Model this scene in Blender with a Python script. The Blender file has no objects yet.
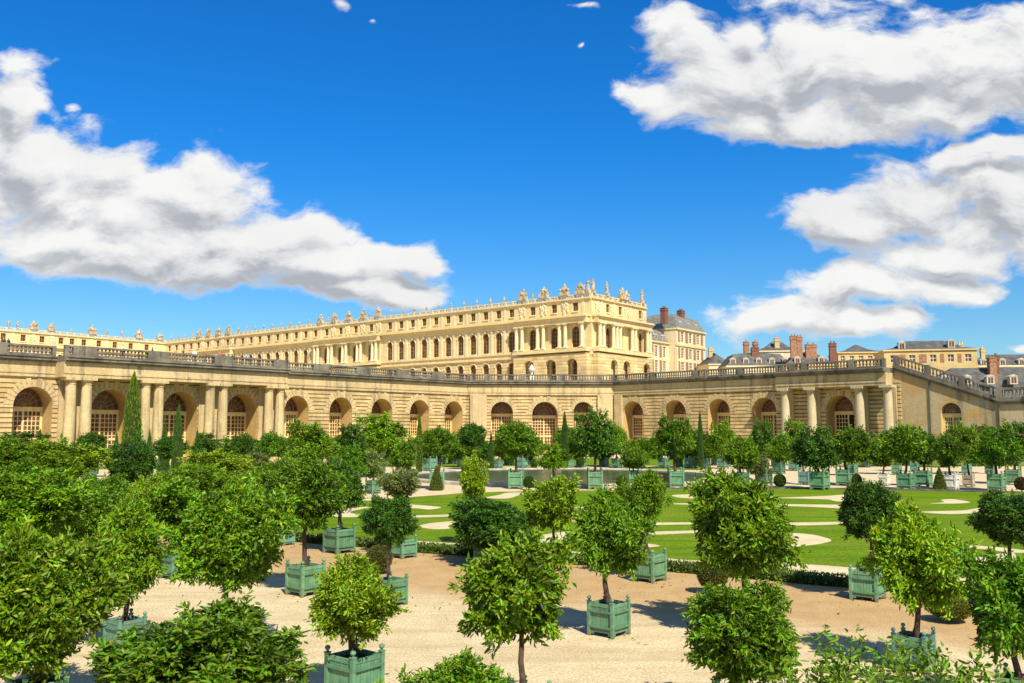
import bpy, bmesh, math, random
import numpy as np
from mathutils import Vector, Matrix
R = math.radians
random.seed(7)
sc = bpy.context.scene
C = sc.collection

# ------------------------------------------------------------------ camera, sky, sun, exposure
F, CX, CY, CAMZ = 900.0, 512.0, 341.5, 6.0
PITCH = math.atan(88.5 / F)
cam = bpy.data.cameras.new('camera'); co = bpy.data.objects.new('camera', cam); C.objects.link(co)
co.location = (0, 0, CAMZ); co.rotation_euler = (R(90) + PITCH, 0, 0)
cam.sensor_width = 36.0; cam.lens = 36.0 * F / 1024.0; cam.clip_start = .1; cam.clip_end = 9000
sc.camera = co
SUN_EL = R(47); SUN_AZ = (0.37, -0.929)
SV = Vector((SUN_AZ[0] * math.cos(SUN_EL), SUN_AZ[1] * math.cos(SUN_EL), math.sin(SUN_EL))).normalized()
sun = bpy.data.lights.new('sun', 'SUN'); sun.energy = 5.0; sun.angle = R(.5); sun.color = (1, .90, .72)
so = bpy.data.objects.new('sun', sun); C.objects.link(so); so.rotation_euler = (-SV).to_track_quat('-Z', 'Y').to_euler()
vs = sc.view_settings; vs.view_transform = 'Standard'; vs.look = 'None'; vs.gamma = 1; vs.exposure = 0.55
sc.cycles.max_bounces = 6; sc.cycles.transparent_max_bounces = 4

def ray(px, py):
    a, b = px - CX, -(py - CY)
    return Vector((a, F * math.cos(PITCH) - b * math.sin(PITCH), F * math.sin(PITCH) + b * math.cos(PITCH)))
def at_z(px, py, z):
    d = ray(px, py); return Vector((0, 0, CAMZ)) + d * ((z - CAMZ) / d.z)
def at_y(px, py, Y):
    d = ray(px, py); return Vector((0, 0, CAMZ)) + d * (Y / d.y)
def ppm(p):
    return F / (p.y * math.cos(PITCH) + (p.z - CAMZ) * math.sin(PITCH))

# ------------------------------------------------------------------ world: Nishita sky plus procedural cumulus placed by direction
W = bpy.data.worlds.new('World'); sc.world = W; W.use_nodes = True
nt = W.node_tree; nt.nodes.clear()
def N(tree, t, **kw):
    n = tree.nodes.new(t)
    for k, v in kw.items(): setattr(n, k, v)
    return n
def mth(tree, op, a, b=None, c=None, clamp=False):
    n = N(tree, 'ShaderNodeMath', operation=op, use_clamp=clamp)
    for i, v in enumerate((a, b, c)):
        if v is None: continue
        if isinstance(v, (int, float)): n.inputs[i].default_value = v
        else: tree.links.new(v, n.inputs[i])
    return n.outputs[0]
CLOUDS = [  # px, py, rx, ry, rot (deg): direction of each billow
 (-40,175,100,120,0),(14,90,42,62,0),(40,170,90,62,0),(130,215,150,66,0),(190,192,85,46,0),(110,165,60,30,0),(175,235,150,55,0),(70,235,150,42,0),
 (270,245,110,52,8),(215,262,130,34,4),(120,252,170,30,0),(330,265,115,33,6),(415,263,36,24,0),(345,290,85,16,4),(400,302,52,15,0),(78,100,26,12,10),
 (676,42,44,40,0),(652,95,40,30,20),(715,80,80,55,-10),(745,30,30,34,0),(800,60,110,75,0),(890,70,130,80,0),(975,75,110,66,0),(800,118,110,36,0),(1040,60,90,70,0),(920,112,130,36,0),
 (850,228,76,34,0),(915,205,85,42,-10),(1000,205,100,58,0),(960,255,110,30,0),(1050,240,80,50,0),
 (860,288,90,28,0),(940,288,75,20,0),(805,320,120,24,0),(870,322,80,20,0),(985,152,70,13,-5),(1030,350,40,10,0),
 (337,4,34,14,10),(585,0,40,12,0),(577,48,16,9,-50),(372,19,16,10,0)]
def uv(px, py):
    d = ray(px, py); return (d.x / d.y, d.z / d.y)
cg = bpy.data.node_groups.new('cloud_field', 'ShaderNodeTree')
cg.interface.new_socket('Vector', in_out='INPUT', socket_type='NodeSocketVector')
cg.interface.new_socket('Density', in_out='OUTPUT', socket_type='NodeSocketFloat')
gi = N(cg, 'NodeGroupInput'); go = N(cg, 'NodeGroupOutput')
# warp so that outlines curl
nz0 = N(cg, 'ShaderNodeTexNoise'); nz0.inputs['Scale'].default_value = 9; nz0.inputs['Detail'].default_value = 3
cg.links.new(gi.outputs[0], nz0.inputs['Vector'])
sb = N(cg, 'ShaderNodeVectorMath', operation='SUBTRACT'); cg.links.new(nz0.outputs['Color'], sb.inputs[0]); sb.inputs[1].default_value = (.5, .5, .5)
sl = N(cg, 'ShaderNodeVectorMath', operation='SCALE'); cg.links.new(sb.outputs[0], sl.inputs[0]); sl.inputs['Scale'].default_value = .062
ad = N(cg, 'ShaderNodeVectorMath', operation='ADD'); cg.links.new(gi.outputs[0], ad.inputs[0]); cg.links.new(sl.outputs[0], ad.inputs[1])
acc = None
sep = N(cg, 'ShaderNodeSeparateXYZ'); cg.links.new(ad.outputs[0], sep.inputs[0])
for (px, py, rx, ry, rot) in CLOUDS:
    u, v = uv(px, py)
    m = N(cg, 'ShaderNodeMapping', vector_type='TEXTURE')
    m.inputs['Location'].default_value = (u, v, 0); m.inputs['Rotation'].default_value = (0, 0, R(-rot))
    m.inputs['Scale'].default_value = (rx / F, ry / F, 1e6)
    cb = N(cg, 'ShaderNodeCombineXYZ'); cg.links.new(sep.outputs[0], cb.inputs[0]); cg.links.new(sep.outputs[1], cb.inputs[1])
    if acc is not None: cg.links.new(acc, cb.inputs[2])     # keeps the evaluation sequential
    cg.links.new(cb.outputs[0], m.inputs['Vector'])
    ln = N(cg, 'ShaderNodeVectorMath', operation='LENGTH'); cg.links.new(m.outputs[0], ln.inputs[0])
    f = mth(cg, 'SUBTRACT', .42 if rx*ry <= 480 else 1.0, ln.outputs['Value'])
    acc = f if acc is None else mth(cg, 'SMOOTH_MAX', acc, f, .25)
nz = N(cg, 'ShaderNodeTexNoise'); nz.inputs['Scale'].default_value = 13; nz.inputs['Detail'].default_value = 7; nz.inputs['Roughness'].default_value = .62
mpn = N(cg, 'ShaderNodeMapping'); mpn.inputs['Scale'].default_value = (.72, 1.4, 1); cg.links.new(ad.outputs[0], mpn.inputs['Vector']); cg.links.new(mpn.outputs[0], nz.inputs['Vector'])
vo = N(cg, 'ShaderNodeTexVoronoi'); vo.feature = 'SMOOTH_F1'; vo.inputs['Scale'].default_value = 24; vo.inputs['Smoothness'].default_value = .6
cg.links.new(mpn.outputs[0], vo.inputs['Vector'])
t1 = mth(cg, 'MULTIPLY_ADD', nz.outputs['Fac'], 2.0, -1.0)
t2 = mth(cg, 'MULTIPLY_ADD', vo.outputs['Distance'], -.45, .18)
cg.links.new(mth(cg, 'ADD', mth(cg, 'ADD', acc, t1), t2), go.inputs[0])

tc = N(nt, 'ShaderNodeTexCoord'); sx = N(nt, 'ShaderNodeSeparateXYZ'); nt.links.new(tc.outputs['Generated'], sx.inputs[0])
yy = mth(nt, 'MAXIMUM', sx.outputs['Y'], .08)
cx_ = N(nt, 'ShaderNodeCombineXYZ')
nt.links.new(mth(nt, 'DIVIDE', sx.outputs['X'], yy), cx_.inputs[0]); nt.links.new(mth(nt, 'DIVIDE', sx.outputs['Z'], yy), cx_.inputs[1])
def field(off):
    a = N(nt, 'ShaderNodeVectorMath', operation='ADD'); nt.links.new(cx_.outputs[0], a.inputs[0]); a.inputs[1].default_value = off
    g = N(nt, 'ShaderNodeGroup'); g.node_tree = cg; nt.links.new(a.outputs[0], g.inputs[0]); return g.outputs[0]
def smooth(v, lo, hi, a=0., b=1.):
    n = N(nt, 'ShaderNodeMapRange', interpolation_type='SMOOTHSTEP'); nt.links.new(v, n.inputs['Value'])
    for k_, x_ in (('From Min', lo), ('From Max', hi), ('To Min', a), ('To Max', b)): n.inputs[k_].default_value = x_
    return n.outputs['Result']
def wnoise(off, scale, det):
    a = N(nt, 'ShaderNodeVectorMath', operation='ADD'); nt.links.new(cx_.outputs[0], a.inputs[0]); a.inputs[1].default_value = off
    q = N(nt, 'ShaderNodeTexNoise'); q.inputs['Scale'].default_value = scale; q.inputs['Detail'].default_value = det; q.inputs['Roughness'].default_value = .55
    nt.links.new(a.outputs[0], q.inputs['Vector']); return q.outputs['Fac']
d0 = field((0, 0, 0)); d1 = field((.007, .024, 0))
alpha = smooth(d0, -.08, .36)
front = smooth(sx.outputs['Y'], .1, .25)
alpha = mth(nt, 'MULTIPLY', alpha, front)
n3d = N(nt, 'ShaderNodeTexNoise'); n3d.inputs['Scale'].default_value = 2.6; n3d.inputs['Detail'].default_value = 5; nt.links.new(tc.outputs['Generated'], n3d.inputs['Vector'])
behind = mth(nt, 'MULTIPLY', smooth(n3d.outputs['Fac'], .54, .68), mth(nt, 'SUBTRACT', 1.0, front))   # unseen broken cloud, added behind to whiten the fill light
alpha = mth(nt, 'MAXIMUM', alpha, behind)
thick = smooth(mth(nt, 'SUBTRACT', d1, d0), -.42, .50)        # shaded where the cloud thickens towards the sun
thick = mth(nt, 'MULTIPLY', thick, smooth(d0, -.05, .5, .35, 1.0))
thick = mth(nt, 'ADD', thick, smooth(wnoise((3, 1, 0), 5, 3), .3, .7, -.10, .2))
sky = N(nt, 'ShaderNodeTexSky', sky_type='NISHITA'); sky.sun_disc = False
sky.sun_elevation = SUN_EL; sky.sun_rotation = math.atan2(SUN_AZ[0], SUN_AZ[1])
sky.air_density = 1.0; sky.dust_density = .6; sky.ozone_density = 3.0; sky.altitude = 100
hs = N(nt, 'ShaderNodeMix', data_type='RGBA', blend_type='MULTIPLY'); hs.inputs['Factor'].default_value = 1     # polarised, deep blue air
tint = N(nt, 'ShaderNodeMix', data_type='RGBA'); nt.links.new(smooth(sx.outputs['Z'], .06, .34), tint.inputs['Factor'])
tint.inputs[6].default_value = (.58, .80, .92, 1); tint.inputs[7].default_value = (.17, .80, 1.16, 1); rear_tint = N(nt, 'ShaderNodeMix', data_type='RGBA'); nt.links.new(front, rear_tint.inputs['Factor']); rear_tint.inputs[6].default_value = (.62, .72, .80, 1)   # paler tint added to the unseen sky, to take blue out of shadows
nt.links.new(tint.outputs[2], rear_tint.inputs[7]); nt.links.new(rear_tint.outputs[2], hs.inputs[7])
sat = N(nt, 'ShaderNodeHueSaturation'); sat.inputs['Saturation'].default_value = 1.3; nt.links.new(sky.outputs[0], sat.inputs['Color'])
nt.links.new(sat.outputs[0], hs.inputs[6])
cr = N(nt, 'ShaderNodeValToRGB'); e = cr.color_ramp.elements
e[0].position = .0; e[0].color = (6.4, 6.4, 6.3, 1); e[1].position = 1.0; e[1].color = (3.0, 3.2, 3.55, 1)
m_ = e.new(.5); m_.color = (4.9, 5.0, 5.15, 1)
nt.links.new(thick, cr.inputs[0])
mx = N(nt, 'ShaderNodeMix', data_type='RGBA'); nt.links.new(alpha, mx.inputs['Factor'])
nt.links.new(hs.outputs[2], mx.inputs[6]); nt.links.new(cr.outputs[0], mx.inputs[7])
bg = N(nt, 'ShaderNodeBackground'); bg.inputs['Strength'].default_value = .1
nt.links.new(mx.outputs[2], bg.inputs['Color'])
W.cycles.sampling_method = 'MANUAL'; W.cycles.sample_map_resolution = 256
wo = N(nt, 'ShaderNodeOutputWorld'); nt.links.new(bg.outputs[0], wo.inputs[0])

# ------------------------------------------------------------------ materials
def newmat(name):
    m = bpy.data.materials.new(name); m.use_nodes = True
    t = m.node_tree; b = t.nodes['Principled BSDF']; return m, t, b
def noise(t, vec, scale, detail=4, rough=.55):
    n = N(t, 'ShaderNodeTexNoise'); n.inputs['Scale'].default_value = scale; n.inputs['Detail'].default_value = detail; n.inputs['Roughness'].default_value = rough
    if vec is not None: t.links.new(vec, n.inputs['Vector'])
    return n.outputs['Fac']
def mix(t, fac, a, b):
    n = N(t, 'ShaderNodeMix', data_type='RGBA')
    for sock, v in ((n.inputs['Factor'], fac), (n.inputs[6], a), (n.inputs[7], b)):
        if isinstance(v, (int, float)): sock.default_value = v
        elif isinstance(v, tuple): sock.default_value = v if len(v) == 4 else (*v, 1)
        else: t.links.new(v, sock)
    return n.outputs[2]
def rng(t, v, lo, hi, a=0., b=1., smooth=True):
    n = N(t, 'ShaderNodeMapRange'); n.interpolation_type = 'SMOOTHSTEP' if smooth else 'LINEAR'
    t.links.new(v, n.inputs['Value'])
    for k, x in (('From Min', lo), ('From Max', hi), ('To Min', a), ('To Max', b)): n.inputs[k].default_value = x
    return n.outputs['Result']
def bump(t, b, h, s=.4, d=.05):
    n = N(t, 'ShaderNodeBump'); n.inputs['Strength'].default_value = s; n.inputs['Distance'].default_value = d
    t.links.new(h, n.inputs['Height']); t.links.new(n.outputs[0], b.inputs['Normal'])
def objco(t): return N(t, 'ShaderNodeTexCoord').outputs['Object']
def geopos(t): return N(t, 'ShaderNodeNewGeometry').outputs['Position']

def stone(name, c1, c2, dirt=(.10, .085, .055), courses=None, dirtiness=.5, stain_scale=.12, joint=.95):
    m, t, b = newmat(name); v = geopos(t)
    n1 = noise(t, v, .35, 6); n2 = noise(t, v, stain_scale, 8, .65); n3 = noise(t, v, 3.0, 5)
    col = mix(t, rng(t, n1, .35, .65), c1, c2)
    # vertical streaks of weathering
    mp = N(t, 'ShaderNodeMapping'); mp.inputs['Scale'].default_value = (.9, .9, .06); t.links.new(v, mp.inputs['Vector'])
    st = noise(t, mp.outputs[0], 1.0, 6, .6)
    f = mth(t, 'MULTIPLY', rng(t, st, .46, .70), rng(t, n2, .38, .58), clamp=True)
    col = mix(t, mth(t, 'MULTIPLY', f, dirtiness), col, dirt)
    col = mix(t, rng(t, n3, .3, .75, 0, .3), col, dirt)
    col = mix(t, rng(t, noise(t, v, .055, 6, .6), .45, .7, 0, .45), col, tuple(c*.62+.06 for c in c2))
    h = n3
    if courses:
        so_ = N(t, 'ShaderNodeSeparateXYZ'); t.links.new(objco(t), so_.inputs[0])
        fr = mth(t, 'FRACT', mth(t, 'DIVIDE', so_.outputs['Z'], courses))
        g = mth(t, 'LESS_THAN', fr, .27)
        col = mix(t, mth(t, 'MULTIPLY', g, joint), col, dirt)
        bi = mth(t, 'FLOOR', mth(t, 'DIVIDE', so_.outputs['Z'], courses))
        wn = N(t, 'ShaderNodeTexWhiteNoise', noise_dimensions='2D')
        cb = N(t, 'ShaderNodeCombineXYZ'); t.links.new(bi, cb.inputs[0])
        sft = mth(t, 'MULTIPLY', mth(t, 'MODULO', bi, 2.0), .5)
        t.links.new(mth(t, 'FLOOR', mth(t, 'ADD', mth(t, 'DIVIDE', so_.outputs['X'], courses * 2.4), sft)), cb.inputs[1])
        t.links.new(cb.outputs[0], wn.inputs['Vector'])
        hs_ = N(t, 'ShaderNodeHueSaturation'); t.links.new(col, hs_.inputs['Color'])
        t.links.new(rng(t, wn.outputs['Value'], 0, 1, .80, 1.18, False), hs_.inputs['Value']); col = hs_.outputs[0]
        h = mth(t, 'SUBTRACT', mth(t, 'MULTIPLY', n3, .3), g)
    t.links.new(col, b.inputs['Base Color']); b.inputs['Roughness'].default_value = .88
    bump(t, b, h, .6, .08); return m
M = {}
M['rustic'] = stone('rusticated_stone', (.63, .475, .225), (.54, .39, .165), courses=.78, dirt=(.10, .07, .035), dirtiness=.6)
M['ashlar'] = stone('smooth_stone', (.63, .49, .265), (.53, .405, .20), dirt=(.12, .10, .065), dirtiness=.85)
M['render'] = stone('stained_render', (.50, .43, .27), (.54, .34, .12), dirt=(.17, .16, .12), dirtiness=.8, stain_scale=.07)
M['grey'] = stone('weathered_stone', (.25, .225, .165), (.125, .112, .085), dirt=(.028, .026, .023), dirtiness=.95)
M['reveal'] = stone('arch_stone', (.60, .42, .165), (.50, .34, .12), dirt=(.2, .14, .07), dirtiness=.3)
M['palace'] = stone('pale_limestone', (.75, .62, .33), (.69, .55, .26), dirt=(.30, .23, .13), dirtiness=.3)
M['prustic'] = stone('pale_rusticated', (.72, .56, .28), (.65, .49, .22), courses=1.05, dirt=(.30, .22, .11), dirtiness=.35, joint=.5)
M['pwhite'] = stone('white_limestone', (.76, .67, .42), (.69, .58, .34), dirt=(.3, .26, .2), dirtiness=.4)
M['sidecol'] = stone('pale_column_stone', (.60, .52, .34), (.50, .42, .24), dirt=(.2, .17, .11), dirtiness=.5)
M['cream'] = stone('cream_plaster', (.62, .47, .21), (.55, .41, .17), dirt=(.3, .22, .12), dirtiness=.4)
def plain(name, col, rough=.6, var=.25, scale=1.5, metal=0., spec=.5):
    m, t, b = newmat(name); n = noise(t, geopos(t), scale, 5)
    d = tuple(c * (1 - var) for c in col); l = tuple(min(1, c * (1 + var)) for c in col)
    t.links.new(mix(t, rng(t, n, .3, .7), d, l), b.inputs['Base Color'])
    b.inputs['Roughness'].default_value = rough; b.inputs['Metallic'].default_value = metal; b.inputs['Specular IOR Level'].default_value = spec
    return m
M['ochre'] = plain('ochre_wood', (.75, .56, .25), .6, .15)
M['glass'] = plain('old_glass', (.12, .065, .04), .3, .4, .8, spec=.25)
M['shutter'] = plain('brown_shutter', (.26, .135, .055), .5, .3, .4)
M['wood'] = plain('brown_window_wood', (.34, .19, .075), .6, .2)
M['pane'] = plain('dark_pane', (.085, .045, .022), .35, .4, .6, spec=.25)
M['dormerwood'] = plain('weathered_white', (.42, .40, .34), .7, .2)
M['white'] = plain('white_frame', (.72, .68, .58), .6, .1)
M['void'] = plain('dark_interior', (.012, .011, .01), .9, .2)
M['brick'] = plain('red_brick', (.17, .075, .05), .9, .25, 2)
M['brickpale'] = plain('orange_brick', (.28, .15, .085), .9, .3, 2)
M['iron'] = plain('dark_iron', (.03, .045, .04), .5, .2)
M['lead'] = plain('lead_pipe', (.10, .10, .09), .5, .2)
M['soil'] = plain('soil', (.045, .022, .015), .95, .4, 6)
M['bark'] = plain('bark', (.07, .043, .03), .9, .45, 9)
M['bronze'] = plain('weathered_statue', (.40, .33, .22), .8, .45, 1.2)
M['limewhite'] = plain('white_marble', (.78, .74, .66), .6, .1, 2)
M['kerbstone'] = plain('dark_kerbstone', (.10, .095, .075), .9, .35, 1)
M['rim'] = plain('pond_stone', (.42, .38, .30), .85, .3, .6)
def slate():
    m, t, b = newmat('slate'); v = geopos(t)
    s = N(t, 'ShaderNodeSeparateXYZ'); t.links.new(v, s.inputs[0])
    fr = mth(t, 'FRACT', mth(t, 'MULTIPLY', s.outputs['Z'], 2.2))
    col = mix(t, rng(t, noise(t, v, .5, 7, .7), .3, .7), (.055, .056, .055), (.135, .138, .135))
    col = mix(t, mth(t, 'MULTIPLY', mth(t, 'LESS_THAN', fr, .2), .5), col, (.04, .04, .045))
    t.links.new(col, b.inputs['Base Color']); b.inputs['Roughness'].default_value = .75; b.inputs['Specular IOR Level'].default_value = .25; return m
M['slate'] = slate()
M['paleslate'] = plain('pale_slate', (.17, .175, .165), .7, .35, 1.5, spec=.25)
M['zinc'] = plain('zinc', (.30, .32, .33), .5, .2, 1)

def ground_mat():
    m, t, b = newmat('gravel'); v = geopos(t)
    A = at_z(420, 552, 0); B = at_z(980, 596, 0); d = (B - A).normalized(); nrm = Vector((d.y, -d.x, 0))
    if nrm.y > 0: nrm = -nrm
    dp = N(t, 'ShaderNodeVectorMath', operation='DOT_PRODUCT'); t.links.new(v, dp.inputs[0]); dp.inputs[1].default_value = nrm
    dist = mth(t, 'SUBTRACT', dp.outputs['Value'], A.dot(nrm))
    wob = mth(t, 'MULTIPLY', mth(t, 'SUBTRACT', noise(t, v, .16, 5, .6), .5), 9.0)
    dist = mth(t, 'ADD', dist, wob)
    band = mth(t, 'MULTIPLY', rng(t, dist, -2.5, 0.5), rng(t, dist, 6.5, 11.0, 1, 0))
    fine = noise(t, v, 14, 6, .75); mid = noise(t, v, .8, 7, .65)
    mpt = N(t, 'ShaderNodeMapping'); mpt.inputs['Rotation'].default_value = (0, 0, R(28)); mpt.inputs['Scale'].default_value = (.06, .9, 1); t.links.new(v, mpt.inputs['Vector'])
    tracks = noise(t, mpt.outputs[0], 1.2, 6, .6)
    base = mix(t, rng(t, mid, .3, .7), (.63, .525, .31), (.76, .66, .42))
    base = mix(t, rng(t, tracks, .46, .66, 0, .55), base, (.50, .38, .215))
    br = mix(t, rng(t, mid, .3, .7), (.46, .30, .13), (.56, .385, .18))
    col = mix(t, band, base, br)
    col = mix(t, rng(t, fine, .36, .62, .62, 0), col, (.22, .155, .09))
    col = mix(t, rng(t, noise(t, v, 4.5, 8, .8), .54, .66, 0, .4), col, (.24, .17, .10))
    t.links.new(col, b.inputs['Base Color']); b.inputs['Roughness'].default_value = .95; b.inputs['Specular IOR Level'].default_value = .2
    bump(t, b, mth(t, 'ADD', fine, mth(t, 'MULTIPLY', noise(t, v, 3, 5), 1.5)), .55, .04); return m
M['gravel'] = ground_mat()
def path_mat(name, c1, c2):
    m, t, b = newmat(name); v = geopos(t)
    col = mix(t, rng(t, noise(t, v, .7, 6), .3, .7), c1, c2)
    col = mix(t, rng(t, noise(t, v, 12, 5, .7), .35, .6, .35, 0), col, (.3, .24, .15))
    t.links.new(col, b.inputs['Base Color']); b.inputs['Roughness'].default_value = .95; b.inputs['Specular IOR Level'].default_value = .2; return m
M['scroll'] = path_mat('scroll_gravel', (.54, .46, .28), (.64, .56, .37))
M['walk'] = path_mat('pale_walk', (.55, .44, .27), (.64, .53, .35))
def lawn_mat():
    m, t, b = newmat('lawn_grass'); v = geopos(t)
    mpt = N(t, 'ShaderNodeMapping'); mpt.inputs['Rotation'].default_value = (0, 0, R(28)); mpt.inputs['Scale'].default_value = (.12, 1, 1); t.links.new(v, mpt.inputs['Vector'])
    a = noise(t, mpt.outputs[0], .8, 6, .65); f = noise(t, v, 5, 8, .85); p = noise(t, v, .22, 6, .6)
    col = mix(t, rng(t, a, .35, .65), (.105, .205, .003), (.18, .285, .004))
    col = mix(t, rng(t, p, .46, .68, 0, .75), col, (.25, .28, .022))
    col = mix(t, rng(t, f, .36, .62, .85, 0), col, (.04, .10, .004))
    t.links.new(col, b.inputs['Base Color']); b.inputs['Roughness'].default_value = .9; b.inputs['Specular IOR Level'].default_value = .08
    bump(t, b, f, .8, .06); return m
M['lawn'] = lawn_mat()
def water():
    m, t, b = newmat('pond_water'); v = geopos(t)
    t.links.new(mix(t, noise(t, v, .3, 4), (.035, .05, .012), (.07, .085, .025)), b.inputs['Base Color'])
    b.inputs['Roughness'].default_value = .22; b.inputs['Specular IOR Level'].default_value = .22
    bump(t, b, noise(t, v, 2.5, 4), .25, .03); return m
M['water'] = water()
def leafmat(name='leaves', trans=.17, sat=1.0):
    m, t, b = newmat(name)
    oi = N(t, 'ShaderNodeObjectInfo'); at = N(t, 'ShaderNodeAttribute', attribute_name='leaf'); sxx = N(t, 'ShaderNodeSeparateColor'); t.links.new(at.outputs['Color'], sxx.inputs[0])
    hs_ = N(t, 'ShaderNodeHueSaturation'); t.links.new(oi.outputs['Color'], hs_.inputs['Color'])
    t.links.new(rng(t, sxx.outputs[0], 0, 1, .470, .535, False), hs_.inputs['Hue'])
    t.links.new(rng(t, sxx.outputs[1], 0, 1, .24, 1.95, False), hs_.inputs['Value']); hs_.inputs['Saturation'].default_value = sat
    t.links.new(hs_.outputs[0], b.inputs['Base Color']); b.inputs['Roughness'].default_value = .45; b.inputs['Specular IOR Level'].default_value = .32
    tr = N(t, 'ShaderNodeBsdfTranslucent')
    br = N(t, 'ShaderNodeHueSaturation'); t.links.new(hs_.outputs[0], br.inputs['Color']); br.inputs['Value'].default_value = 1.6; br.inputs['Hue'].default_value = .485
    t.links.new(br.outputs[0], tr.inputs['Color'])
    ms = N(t, 'ShaderNodeMixShader'); ms.inputs[0].default_value = trans
    t.links.new(b.outputs[0], ms.inputs[1]); t.links.new(tr.outputs[0], ms.inputs[2])
    t.links.new(ms.outputs[0], t.nodes['Material Output'].inputs['Surface']); return m
M['leaf'] = leafmat()
def boxpaint():
    m, t, b = newmat('painted_wood'); v = objco(t)
    oi = N(t, 'ShaderNodeObjectInfo'); n = noise(t, geopos(t), 2.5, 6, .65)
    s = N(t, 'ShaderNodeSeparateXYZ'); t.links.new(v, s.inputs[0])
    hs_ = N(t, 'ShaderNodeHueSaturation'); t.links.new(oi.outputs['Color'], hs_.inputs['Color'])
    t.links.new(rng(t, n, .3, .7, .72, 1.2), hs_.inputs['Value'])
    mp = N(t, 'ShaderNodeMapping'); mp.inputs['Scale'].default_value = (9, 9, 1.2); t.links.new(v, mp.inputs['Vector'])
    st = noise(t, mp.outputs[0], 1, 5, .6)
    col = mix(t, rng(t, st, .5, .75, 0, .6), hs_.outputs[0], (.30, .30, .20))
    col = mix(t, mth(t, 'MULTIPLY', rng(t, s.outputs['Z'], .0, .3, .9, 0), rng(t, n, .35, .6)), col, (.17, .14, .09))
    t.links.new(col, b.inputs['Base Color']); b.inputs['Roughness'].default_value = .6; return m
M['paint'] = boxpaint()
def cloth():
    m, t, b = newmat('clothing'); oi = N(t, 'ShaderNodeObjectInfo')
    s = N(t, 'ShaderNodeSeparateXYZ'); t.links.new(objco(t), s.inputs[0])
    col = mix(t, mth(t, 'GREATER_THAN', s.outputs['Z'], .95), (.04, .045, .07), oi.outputs['Color'])
    col = mix(t, mth(t, 'GREATER_THAN', s.outputs['Z'], 1.5), col, (.45, .27, .18))
    col = mix(t, mth(t, 'GREATER_THAN', s.outputs['Z'], 1.67), col, (.05, .03, .02))
    t.links.new(col, b.inputs['Base Color']); b.inputs['Roughness'].default_value = .8; return m
M['cloth'] = cloth()

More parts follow.
